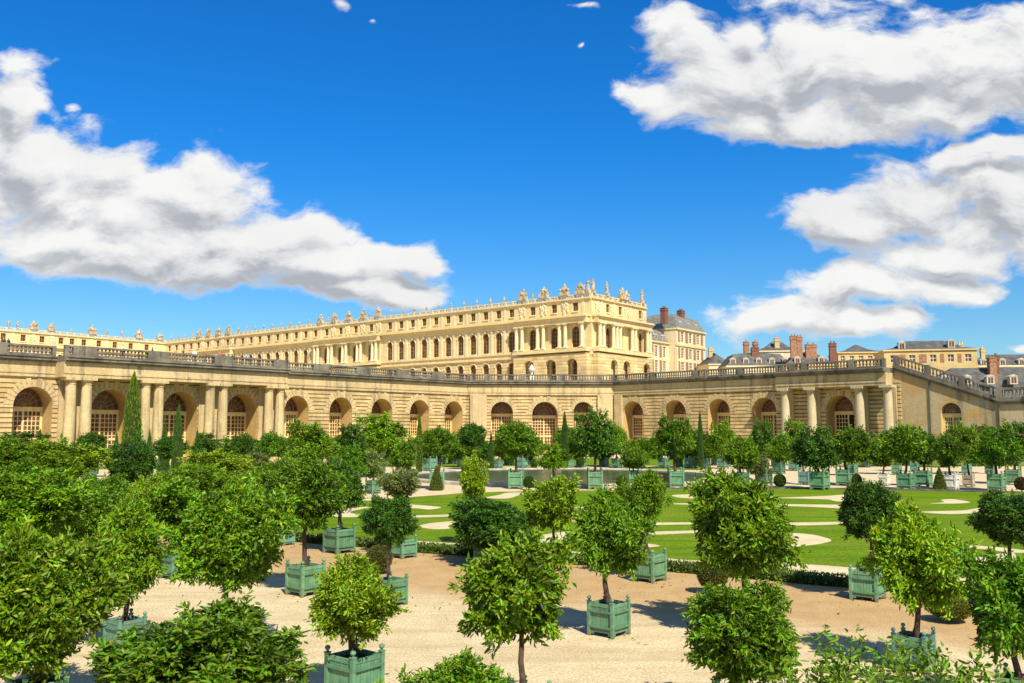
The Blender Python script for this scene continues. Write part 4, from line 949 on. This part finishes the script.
# planter box, unit width, 1.12 high
BH = 1.12
def planter_meshes():
    pn, soil, band, post = MB(), MB(), MB(), MB()
    for k in range(4):
        ca, sa = math.cos(k*math.pi/2), math.sin(k*math.pi/2)
        T_ = lambda x, y, z: (x*ca - y*sa, x*sa + y*ca, z)
        def bx(mb, x0, x1, y0, y1, z0, z1): mb.hexa([T_(x0,y0,z0),T_(x1,y0,z0),T_(x1,y1,z0),T_(x0,y1,z0)], [T_(x0,y0,z1),T_(x1,y0,z1),T_(x1,y1,z1),T_(x0,y1,z1)])
        n = 8
        for i in range(n):
            x0 = -.44+.88*i/n; bx(pn, x0+.006, x0+.88/n-.006, -.47+(i % 2)*.004, -.43, .14, .90)
        bx(pn, -.44, .44, -.45, -.42, .14, .88)
        bx(pn, -.44, .44, -.485, -.42, .86, .96)
        # apron with a shallow arch at the foot
        P = [(-.44,.16),(-.44,.06),(-.30,.06),(-.26,.12),(.26,.12),(.30,.06),(.44,.06),(.44,.16)]
        bx(pn, -.44, -.30, -.485, -.44, .05, .17); bx(pn, .30, .44, -.485, -.44, .05, .17); bx(pn, -.2995, .2995, -.483, -.44, .115, .168)
        for z in (.24,):
            bx(band, -.525, .525, -.535, -.487, z, z+.065)
            pass
    for sx_ in (-1, 1):
        for sy_ in (-1, 1): pass
    post.box(-.055,.055,-.055,.055,0,1.0); post.box(-.07,.07,-.07,.07,1.0005,1.03)
    post.lathe(0,0,[(.03,1.03),(.03,1.055),(.062,1.085),(.075,1.115),(.062,1.15),(.02,1.172)],10)
    soil.box(-.43,.43,-.43,.43,.2,.86)
    full = MB(); full.v += pn.v; full.f += pn.f; i0 = len(full.v); full.v += [(x, y, z+.46) for x, y, z in band.v]; full.f += [tuple(i0+k for k in f) for f in band.f]
    for m_, offs in ((band, [(0,0)]), (post, [(-.475,-.475),(.475,-.475),(.475,.475),(-.475,.475)])):
        for ox, oy in offs:
            i = len(full.v); full.v += [(x+ox, y+oy, z) for x, y, z in m_.v]; full.f += [tuple(i+k for k in f) for f in m_.f]
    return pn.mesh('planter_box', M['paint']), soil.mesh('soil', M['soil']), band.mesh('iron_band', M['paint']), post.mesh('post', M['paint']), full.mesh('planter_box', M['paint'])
PLB, SOIL, BAND, POST, PLF = planter_meshes()
GREEN = (.115, .270, .148); TEAL = (.115, .265, .180); BLUE = (.15, .28, .26); WHITE = (.72, .74, .66); GREY = (.42, .40, .33); BROWN = (.16, .09, .05); DGREEN = (.06, .18, .095)
TONE = {'m': (.078, .162, .004), 'd': (.043, .108, .006), 'y': (.155, .245, .004), 'f': (.112, .205, .004), 'o': (.10, .125, .03), 'p': (.16, .20, .045)}
def potted(px, yb, bh, cx, cy, rx, ry, tone, label, box=GREEN, lod=None, var=None, name='potted_tree', group='trees in planter boxes', rot=None):
    corr = .6 * (yb-430)**2 / 5400 * .9
    G_ = at_z(px, yb-corr, 0); s_ = ppm(G_); k = max(.5, .83 * bh / (s_ * BH * .95))
    if lod is None: lod = 2 if yb > 548 else (1 if yb > 505 else 0)
    rnd = random.Random(int(px*7+yb*3)); var = rnd.randrange(4) if var is None else var
    root = empty(name, (G_.x, G_.y, 0.015), label, 'potted tree', group, R(-40+rnd.uniform(-3, 3)) if rot is None else rot)
    cc = at_y(cx, cy, G_.y); sc_ = ppm(cc); inv = Matrix.Rotation(-root.rotation_euler[2], 4, 'Z')
    off_ = inv @ Vector((cc.x-G_.x, 0, 0)); zc = cc.z
    pj = rnd.uniform(.84, 1.14); box = (box[0]*pj*rnd.uniform(.94, 1.12), box[1]*pj, box[2]*pj*rnd.uniform(.92, 1.08))
    if lod == 2:
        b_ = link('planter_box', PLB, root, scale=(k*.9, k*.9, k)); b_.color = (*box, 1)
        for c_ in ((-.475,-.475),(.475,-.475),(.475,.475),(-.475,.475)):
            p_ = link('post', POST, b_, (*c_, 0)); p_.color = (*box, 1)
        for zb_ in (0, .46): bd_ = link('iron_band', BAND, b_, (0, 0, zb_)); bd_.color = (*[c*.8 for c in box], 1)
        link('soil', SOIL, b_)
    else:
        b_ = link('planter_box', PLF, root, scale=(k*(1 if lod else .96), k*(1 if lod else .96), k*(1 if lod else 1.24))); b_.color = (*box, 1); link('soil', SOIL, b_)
    zt = .8 * k * (1 if lod else 1.24); h = max(.4, zc - zt); tr_ = max(.8, k*1.05) * (1.0 if lod else 1.1)
    r_m = rx/sc_
    t_ = link('trunk', TRUNK[var % 4], root, (off_.x*.3, off_.y*.3, zt), (max(.75, min(1.6, r_m*.62)), max(.75, min(1.6, r_m*.62)), h), rnd.uniform(0, 6))
    t_.scale = (tr_, tr_, h)
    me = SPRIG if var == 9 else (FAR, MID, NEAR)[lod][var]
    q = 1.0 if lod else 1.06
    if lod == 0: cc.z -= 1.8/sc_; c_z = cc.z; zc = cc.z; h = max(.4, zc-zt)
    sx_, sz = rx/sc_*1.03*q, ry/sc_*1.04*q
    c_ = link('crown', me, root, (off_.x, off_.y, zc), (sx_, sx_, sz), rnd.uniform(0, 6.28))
    tn = TONE[tone]; j = rnd.uniform(.88, 1.14); c_.color = (tn[0]*j*rnd.uniform(.92, 1.1), tn[1]*j, tn[2], 1)
    return root
NT = [ # near and middle trees
 (35,735,58,28,612,80,80,'f','huge leafy tree filling the lower left corner',GREEN,2,0),
 (205,790,62,206,676,106,68,'m','broad dark glossy crown at the bottom edge, seen from above',GREEN,2,2),
 (228,662,40,230,543,57,58,'f','bright tree standing behind the broad dark crown at lower left',GREEN,2,0),
 (124,655,40,124,556,43,56,'f','light green tree above the half hidden box with one dark finial',TEAL,2,1),
 (176,580,32,172,510,43,32,'f','tree with bright box glimpsed between two left crowns',TEAL,2,3),
 (30,640,38,34,506,58,36,'f','wide crown rising just behind the huge lower left tree',GREEN,2,2),
 (305,597,38,307,498,42,38,'m','round dark crown on a straight trunk over an orange earth patch',GREEN,2,2),
 (339,554,31,340,489,28,28,'d','dark tree in the wide box behind the straight trunked one',GREEN,2,0),
 (285,546,17,287,500,22,22,'d','small tree whose blue green box peeps out left of two larger boxes',TEAL,1,1),
 (390,608,34,389,523,27,28,'d','slim round dark tree in front of the brownish ball bush',GREEN,2,2),
 (354,706,57,354,601,47,46,'y','bright lime tree in the open topped box at the bottom edge',GREEN,2,1),
 (403,559,24,400,486,23,18,'p','flower speckled crown above the slim round dark tree',GREEN,1,1),
 (486,567,24,494,528,44,30,'d','low wide dark crown on a box beside the hedge',GREEN,2,0),
 (526,738,50,514,594,65,60,'f','large loose tree at the bottom centre with its trunk bare',GREEN,2,3),
 (474,548,24,473,479,18,27,'y','thin pale yellow tree above the low wide dark crown',GREEN,1,3),
 (556,563,22,551,506,31,30,'y','sparse yellow green tree in front of the lawn scrolls',TEAL,2,3),
 (609,639,42,610,535,43,47,'f','neat tree in the centre with its whole planked box in view',GREEN,2,1),
 (649,583,35,646,497,27,27,'f','tree just behind the neat central one, in a box by the hedge',GREEN,2,1),
 (745,640,36,745,531,54,58,'f','tall full crown in front of the lawn with a clipped ball at its foot',GREEN,2,0),
 (742,735,50,742,638,60,56,'m','dark bushy tree hiding its box, below the tall full crown',GREEN,2,2),
 (868,602,37,869,514,32,33,'d','dark round tree in a box at the lawn edge with long shadow',GREEN,2,2),
 (915,675,44,916,561,50,58,'y','light yellow green tree over the weathered box at lower right',TEAL,2,1),
 (1012,612,36,1012,521,36,30,'d','dark round crown cut by the right edge above the lawn',GREEN,2,2),
 (1022,725,50,1014,610,52,58,'m','ragged tree at the right edge with drooping lower branches',GREEN,2,3),
 (460,812,62,458,708,68,52,'f','crown top poking up at the bottom edge left of the bare trunk',GREEN,2,1),
 (888,830,64,892,732,112,80,'f','sparse upright sprigs along the bottom right edge',GREEN,2,9),
 (8,528,26,6,459,34,22,'f','leafy tree at the left edge below the rusticated wall',GREEN,1,0),
 (66,535,26,66,463,40,25,'f','broad bright crown below the left pair of columns',GREEN,1,1),
 (131,527,26,131,464,24,25,'d','dark tree with visible stem under the tall cypress',GREEN,1,2),
 (222,520,24,220,467,36,18,'y','yellowish spreading crown in the crowded left rows',GREEN,1,1),
 (254,512,24,252,466,22,16,'o','dull olive crown among the crowded left rows',GREEN,1,3),
 (277,536,26,276,479,28,20,'f','bright crown left of the round dark one in the crowded rows',GREEN,1,0),
 (186,562,28,187,484,32,22,'f','middle sized crown under the slender cypress',GREEN,1,1),
 (104,570,28,104,498,28,24,'m','crown packed between the wide crown and the stemmed dark tree',GREEN,2,2),
 (148,578,28,150,500,26,24,'y','yellowish crown just right of the stemmed dark tree',GREEN,2,1),
 (70,612,34,72,518,42,30,'f','second wide crown behind the light tree with half hidden box',GREEN,2,0),
 (-10,650,40,-4,540,46,40,'f','crown half cut off by the left edge above the huge tree',GREEN,2,1),
 (226,552,26,228,492,34,22,'f','bright crown rising right behind the tree with hidden box',GREEN,1,2),
 (20,556,28,18,488,44,24,'m','dense crown second up from the huge tree at left',GREEN,1,2),
]
for a in NT: potted(*a[:9], box=a[9], lod=a[10], var=a[11])
FT = [ # far rows
 (437,490,18.5,438,441,17,15,'m','tree behind the green cone, in a wide box before the pond','G'),
 (373,494,14,372,466,13,13,'p','pale flowering shrub in a small box at the lawn corner','G'),
 (516,489,17.5,517,438,20,19,'m','far tree in the left of three big boxes along the pond','G'),
 (555,489,13,553,458,15.5,12.5,'f','small neat round tree in front of the golden door','G'),
 (595,489.5,18.5,594,437,20,22,'d','dark tall tree in the middle box along the pond','G'),
 (634,482,12,634,458,14,11.5,'f','low round tree over the pond rim between two tall trees','G'),
 (676,489,18.5,674,437,19,20,'m','tree right of the pond in a box beside a brown crate','G'),
 (741,488,16,741,452,17,18,'f','bright tree right of the small green cone beyond the lawn','D'),
 (764,486,16,759,466,11,10,'o','dull pinkish flowering shrub in a planter beside the walk','G'),
 (779,474,12,780,450,14,16,'f','leafy tree above the clipped ball on the walk','D'),
 (820,490,19,815,451,21,21,'d','dark willowy tree in a large box left of the portico door','G'),
 (806,485,14,800,448,12,14,'m','tree rising from the bluish box next to the dark willowy one','B'),
 (845,486,17,852,446,20,20,'m','full tree in front of the open portico door','G'),
 (906,490.5,17.5,903,446,23,20,'f','wide bright tree below the gallery end columns','G'),
 (884,486,12,880,452,14,15,'m','tree in the white box left of the wide bright one','W'),
 (924,487,17,925,448,13,18,'d','narrow dark tree right of the wide bright one','G'),
 (951,490.5,16,949,450,16,18,'m','tree in the white box beside the dark green cone','W'),
 (969,487,12,970,446,15,21,'f','tall bright tree growing from the grey stone tub','S'),
 (997,491.5,18,998,450,21,20,'m','full round tree in the green box below the stair landing','G'),
 (1014,485,16,1016,443,18,18,'d','last tree of the far row at the right edge','G'),
 (897,475,10,893,440,14,13,'m','tree of the second row behind the wide bright one','T'),
 (915,472,9.5,912,440,14,13,'d','tree of the second row below the stair wall corner','T'),
 (967,475,10,960,437,15,13,'m','tree of the second row under the arched stair door','T'),
 (990,474,10,984,435,18,11,'o','fine leaved olive green tree before the pale stair wall','T'),
 (852,476,12,850,446,12,16,'m','tree of the second row left of the portico end','T'),
 (723,469,11,722,436,12,15,'f','bright tree before the second arch right of the corner','T'),
 (705,469,10.5,708,447,12,13,'m','low tree beside the slim cypress before the side gallery','T'),
 (795,471,12,797,437,14,17,'f','yellow tipped tree before the leftmost single column','T'),
 (760,470,11,763,437,12,14,'d','dark tree before the fourth arch of the side gallery','T'),
 (690,468,11,692,444,11,14,'f','light tree before the second side arch','T'),
 (568,468,10,567,437,14,13,'m','dark round tree right of the golden door','T'),
 (617,468,10,617,439,14,16,'f','bright tree right of the middle pond tree','T'),
 (664,468,10.5,652,448,13,12,'m','low tree before the first side arch','T'),
 (522,468,10.5,534,447,10,10,'m','small tree left of the golden door','T'),
 (430,471,13,421,447,14,12,'d','dark tree behind the green cone beyond the pond','T'),
 (453,464,9,455,449,11,9,'m','small tree behind the pond at the foot of the gallery','T'),
 (498,469,9,500,446,13,11,'m','small tree below the pilaster of the canted corner','T'),
 (471,470,11,471,434,14,13,'d','dark ball crown on a thin stem before the last left arch','T'),
 (378,478,13,379,434,25,17,'f','large bright double crown before the fourth plain arch','D'),
 (352,480,13,350,444,18,17,'d','dark tree before the third plain arch','D'),
 (315,486,14,311,441,27,19,'f','large bright crown hiding the foot of the first plain arch','D'),
 (278,478,11,275,445,18,13,'m','crown before the last pair of columns','D'),
 (245,476,10,245,444,14,11,'d','clipped dark round crown before the fourth columned arch','D'),
 (206,476,10,205,445,14,11,'d','clipped dark round crown left of the third column pair','D'),
 (172,480,11,171,447,18,13,'d','clipped dark crown behind the slender cypress','D'),
 (91,478,10,91,442,14,12,'d','clipped dark round crown between the column pair and tall cypress','D'),
 (26,480,11,24,447,26,13,'d','dark spreading crown below the leftmost arch','D'),
 (400,485,14,402,456,16,16,'m','mid green crown above the flower speckled one','D'),
 (345,497,15,352,462,15,15,'m','mid green crown above the tree in the wide box','D'),
 (300,500,15,297,462,22,15,'f','bright crown above the straight trunked round one','D'),
]
BOXC = {'G': GREEN, 'D': DGREEN, 'T': TEAL, 'B': BLUE, 'W': WHITE, 'S': GREY}
for a in FT:
    if a[9]: potted(*a[:9], box=BOXC[a[9]], lod=0, rot=R(random.uniform(-8, 4)) if 430 < a[0] < 690 and a[1] > 478 else None)
for k_, px in enumerate([352, 369, 388, 405, 441, 462, 484, 509, 528, 581, 604, 628, 644, 678, 700, 716, 738, 752, 776, 808, 830, 866, 882, 905, 927, 945, 974, 1000, 1020, 335, 318, 292, 262, 228]):
    potted(px, 464.5 + (k_*7) % 4, 9, px + (k_ % 3) - 1, 449 + (k_*5) % 5, 12.5 + (k_*3) % 4, 10.5 + (k_*2) % 3, 'dmdf'[k_ % 4], 'small green tree in a box, one of the hindmost row at the gallery foot', box=TEAL, lod=0, group='hindmost row of box trees at the gallery foot')
# topiary -----------------------------------------------------------
def surf_leaves(name, prof, n, leaf, seed, fuzz=.05):
    """leaves standing on a body of revolution given by prof [(r, z)]; closed core inside"""
    g_ = np.random.default_rng(seed); pr = np.array(prof, float)
    seg = np.hypot(np.diff(pr[:, 0]), np.diff(pr[:, 1])) * (pr[:-1, 0] + pr[1:, 0] + .02); k = g_.choice(len(seg), n, p=seg/seg.sum()); t = g_.random(n)
    r_ = pr[k, 0] + (pr[k+1, 0]-pr[k, 0])*t; z = pr[k, 1] + (pr[k+1, 1]-pr[k, 1])*t; a = g_.random(n)*2*math.pi
    dz = -(pr[k+1, 0]-pr[k, 0]); dr = pr[k+1, 1]-pr[k, 1]; nl = np.hypot(dz, dr)+1e-6
    nr = np.stack([np.cos(a)*dr/nl, np.sin(a)*dr/nl, dz/nl], 1)
    j = (1+g_.normal(scale=fuzz, size=n)); pos = np.stack([np.cos(a)*r_*j, np.sin(a)*r_*j, z], 1)
    pos -= nr*leaf*.4
    return leaf_mesh(name, pos, nr + g_.normal(scale=.7, size=(n, 3)) + np.array([0, 0, .3]), leaf, leaf*.3, g_, dark=g_.random(n)*.3)
CONE = surf_leaves('crown', [(.02,0),(.42,.01),(.5,.08),(.40,.35),(.24,.7),(.06,.97),(.01,1)], 3200, .07, 5)
CYPR = surf_leaves('crown', [(.1,0),(.42,.05),(.5,.2),(.48,.45),(.34,.75),(.12,.95),(.01,1)], 5200, .05, 6, .09)
BALL = surf_leaves('crown', [(.02,.0),(.3,.06),(.46,.25),(.5,.5),(.43,.75),(.26,.93),(.02,1)], 4200, .06, 8, .03)
def core(name, prof, col):
    mb = MB(); mb.lathe(0, 0, prof, 14); return mb.mesh(name, col, True)
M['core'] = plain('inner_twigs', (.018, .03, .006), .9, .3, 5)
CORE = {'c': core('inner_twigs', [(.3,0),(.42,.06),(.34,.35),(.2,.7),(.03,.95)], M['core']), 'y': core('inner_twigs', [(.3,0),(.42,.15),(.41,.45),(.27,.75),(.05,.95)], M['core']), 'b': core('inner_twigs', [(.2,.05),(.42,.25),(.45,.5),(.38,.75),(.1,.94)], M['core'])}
STEM = MB(); STEM.tube([(0,0,0),(0,0,1)], [.06,.05], 7); STEM = STEM.mesh('trunk', M['bark'])
def topiary(kind, px, yb, ytop, wpx, tone, label, cat, name):
    G_ = at_z(px, yb, 0); s_ = ppm(G_); h = at_y(px, ytop, G_.y).z; w = wpx/s_
    root = empty(name, (G_.x, G_.y, 0.015), label, cat, 'clipped evergreens')
    link('trunk', STEM, root, scale=(1, 1, max(.3, h*.5)))
    me = {'c': CONE, 'y': CYPR, 'b': BALL}[kind]
    z0 = .12*h if kind == 'b' else .03
    c_ = link('crown', me, root, (0, 0, z0), (w, w, h-z0), random.uniform(0, 6)); c_.color = (*tone, 1)
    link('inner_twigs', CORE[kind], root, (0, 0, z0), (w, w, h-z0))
DG, CG, BG, YG = (.05, .12, .010), (.095, .165, .008), (.105, .115, .015), (.17, .18, .012)
CT = [('y',130,478,373,17,CG,'tall broad cypress column before the paired columns'),('y',176,482,405,9.5,DG,'slender cypress column before the third columned arch'),
 ('c',6,474,436,11,DG,'small dark cone at the left edge below the arch'),('c',38,474,430,12,DG,'dark cone below the right jamb of the leftmost arch'),('c',60,474,434,7,DG,'thin dark cone left of the first column pair'),
 ('c',115,476,432,8,DG,'thin dark cone just left of the tall broad cypress'),('c',148,478,431,9,DG,'dark cone right of the tall broad cypress'),('y',196,474,430,5,DG,'needle thin cypress right of the slender column'),('c',163,476,424,12,DG,'dark pointed cone among round crowns before the second columned arch'),
 ('y',419,474,415,6.5,CG,'slender cypress before the fifth plain arch'),('c',409,472,430,4.5,DG,'tiny dark cone beside the slender cypress'),('c',491,470,431,6,DG,'tiny dark cone at the first corner arch'),
 ('y',565,470,412,7,DG,'slender cypress right of the golden corner door'),('y',701,470,412,5.5,DG,'slender cypress between two side gallery arches'),('c',95,474,431,6,DG,'tiny dark cone in front of the second arch door')]
for k_, px, yb, yt, w, tn, lb in CT: topiary(k_, px, yb, yt, w, tn, lb, 'cypress' if k_ == 'y' else 'clipped cone', 'cypress' if k_ == 'y' else 'clipped_cone')
for px, yb, yt, w, lb in ((436.5,490.5,466,13,'green clipped cone before the wide box by the pond'),(710,487.5,467,11.5,'green clipped cone on the walk beyond the lawn'),(940,490.5,468,12.5,'clipped cone beside the white box in the right far row')):
    topiary('c', px, yb, yt, w, (.10,.135,.012), lb, 'clipped cone', 'clipped_cone')
for px, yb, yt, w, tn, lb in ((379,574,545,26,BG,'brownish green clipped ball bush by the slim dark tree'),(713,594,558,30,BG,'clipped ball bush half behind the tall full crown'),(780,488.5,474,12,DG,'dark clipped ball on the walk below the leafy tree'),(529,490,476,12,DG,'clipped ball left of the small neat round tree'),
   (622,489,475,12,CG,'clipped ball beside the middle pond box'),(951,622,597,40,YG,'yellow green clipped drum behind the light yellow tree'),(857,488,474,10,BG,'small brown ball bush between two far boxes'),(1022,492,477,13,(.10,.05,.03),'reddish ball bush at the right end of the far row'),(581,468,457,7,DG,'little dark ball beyond the pond'),(534,470,459,7,DG,'little dark ball on the far bank left of the pond')):
    topiary('b', px, yb, yt, w, tn, lb, 'clipped ball', 'ball_bush')
# low clipped hedge along the near edge of the lawn
hp = gpx(HED); g_ = np.random.default_rng(9); PP, DDv = [], []
hc = MB(); hh, hw = .34, .42
for a, b in zip(hp, hp[1:]):
    dv = (b-a); L_ = dv.length; dv.normalize(); nv = Vector((-dv.y, dv.x, 0))
    hc.hexa([a-nv*hw*.8, b-nv*hw*.8, b+nv*hw*.8, a+nv*hw*.8], [p+Vector((0,0,hh-.06)) for p in (a-nv*hw*.8, b-nv*hw*.8, b+nv*hw*.8, a+nv*hw*.8)])
    n = int(L_*430)
    t = g_.random(n)*L_; s_ = g_.random(n)
    for i in range(n):
        if s_[i] < .45: p = a+dv*t[i]+nv*g_.uniform(-hw, hw)+Vector((0,0,hh+g_.normal()*.03)); q = (0,0,1)
        elif s_[i] < .85: p = a+dv*t[i]-nv*hw*(1+g_.normal()*.06)+Vector((0,0,g_.random()*hh)); q = -nv
        else: p = a+dv*t[i]+nv*hw*(1+g_.normal()*.06)+Vector((0,0,g_.random()*hh)); q = nv
        PP.append(p[:]); DDv.append(tuple(q))
hme = leaf_mesh('hedge', np.array(PP), np.array(DDv)+g_.normal(scale=.7, size=(len(PP), 3)), .10, .03, g_)
ho = link('hedge', hme); ho.color = (.075, .125, .010, 1); tag(ho, 'low clipped hedge edging the near side of the lawn', 'hedge')
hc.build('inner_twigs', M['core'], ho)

# ------------------------------------------------------------------ people on the terrace, urn
def person_mesh(seed):
    rnd = random.Random(seed); bm = bmesh.new(); ly = bm.verts.layers.skin.verify()
    def V(x, y, z, r): v = bm.verts.new((x, y, z)); v[ly].radius = (r, r*.85); return v
    pel = V(0,0,.95,.15); wa = V(0,.01,1.12,.14); ch = V(0,.01,1.34,.17); nk = V(0,0,1.49,.06); hd_ = V(0,-.03,1.60,.095); tp = V(0,-.02,1.70,.08)
    E = [(pel,wa),(wa,ch),(ch,nk),(nk,hd_),(hd_,tp)]
    for s_ in (-1, 1):
        sh = V(.19*s_,0,1.40,.075); el = V(.27*s_,rnd.uniform(-.02,.08),1.12,.055); wr = V(.24*s_,-.16*rnd.random(),.90,.04); fi = V(.235*s_,-.2*rnd.random()-.02,.80,.03)
        hp_ = V(.10*s_,0,.88,.10); kn = V(.11*s_,-.03*rnd.random(),.48,.07); an = V(.11*s_,.02,.08,.05); to = V(.12*s_,-.14,.04,.04)
        E += [(ch,sh),(sh,el),(el,wr),(wr,fi),(pel,hp_),(hp_,kn),(kn,an),(an,to)]
    for a, b in E: bm.edges.new((a, b))
    for v in bm.verts: v[ly].use_root = False
    bm.verts.ensure_lookup_table(); bm.verts[0][ly].use_root = True
    me = bpy.data.meshes.new('person'); bm.to_mesh(me); bm.free(); me.materials.append(M['cloth']); return me
PM = [person_mesh(k) for k in range(3)]
zt_ = Z_COR+.2
for px, py, c_, dback, lb in ((7,340,(.03,.03,.035),2.2,'person in black at the terrace rail, far left of a pair'),(12,340,(.04,.04,.06),2.6,'person in dark clothes right beside another at the terrace rail'),(118.5,346,(.7,.72,.75),2,'person in a white shirt leaning over the terrace rail'),
   (148,349,(.05,.03,.03),2.2,'person in dark clothes alone at the terrace rail'),(179,350,(.06,.06,.09),2.4,'person in navy on the terrace beside a white shirted one'),(190,351,(.75,.74,.72),2.2,'person in a pale top near the navy one on the terrace'),(215,354,(.4,.1,.1),3,'person in dark red on the terrace above the third arch'),
   (222,354,(.5,.45,.4),3.5,'person in beige right of the dark red one'),(243,356,(.3,.35,.4),3,'person in grey on the terrace above the fourth columned arch')):
    p_ = s_on(px, py, P1, dM); q_ = off(P1 + dM*p_, dM, -1.6 if px > 62 else 1.4)
    o_ = link('person', PM[len(lb) % 3], None, (q_.x, q_.y, zt_), (1.45, 1.45, 1.45), random.uniform(0, 6)); o_.color = (*c_, 1)
    tag(o_, lb, 'person', 'visitors on the terrace')
    o_.modifiers.new('skin', 'SKIN'); o_.modifiers.new('smooth', 'SUBSURF').render_levels = 1
ur = MB(); ur.box(-.6,.6,-.6,.6,0,1.6); ur.lathe(0,0,[(.35,1.6),(.25,1.9),(.75,2.6),(.85,3.1),(.5,3.35),(.62,3.6),(.3,3.8),(.1,4.1)],14)
dC = (Q0-P1).normalized(); q_ = off(P1 + dC*s_on(532.5, 372, P1, dC), dC, 2.5)
tag(ur.build('garden_urn', M['limewhite'], None, loc=(q_.x, q_.y, zt_)), 'white marble urn on the terrace above the corner arches', 'urn')
bx_ = MB(); Gb = at_z(663.5, 487, 0); sb_ = 1/ppm(Gb); bx_.box(-3.6*sb_, 3.6*sb_, -.5, .5, 0.02, 14*sb_)
for k in range(5): bx_.box(-3.6*sb_-.03, 3.6*sb_+.03, -.53, .53, (1+k*3)*sb_, (1.5+k*3)*sb_)
tag(bx_.build('wooden_crate', M['shutter'], None, loc=(Gb.x, Gb.y, 0)), 'brown wooden crate beside the right pond box', 'crate')

g_ = np.random.default_rng(4); fp, fd = [], []
for o_ in [x for x in C.objects if x.name.startswith('potted_tree') and x.location.y < 60]:
    for k in range(24):
        a_, q = g_.uniform(0, 6.28), abs(g_.normal(scale=1.6))+.3
        fp.append((o_.location.x+q*math.cos(a_), o_.location.y+q*math.sin(a_), .022)); fd.append((g_.normal(), g_.normal(), .12))
fl_ = link('fallen_leaves', leaf_mesh('fallen_leaves', np.array(fp), np.array(fd), .11, .03, g_)); fl_.color = (.22, .17, .05, 1); fl_['kind'] = 'stuff'
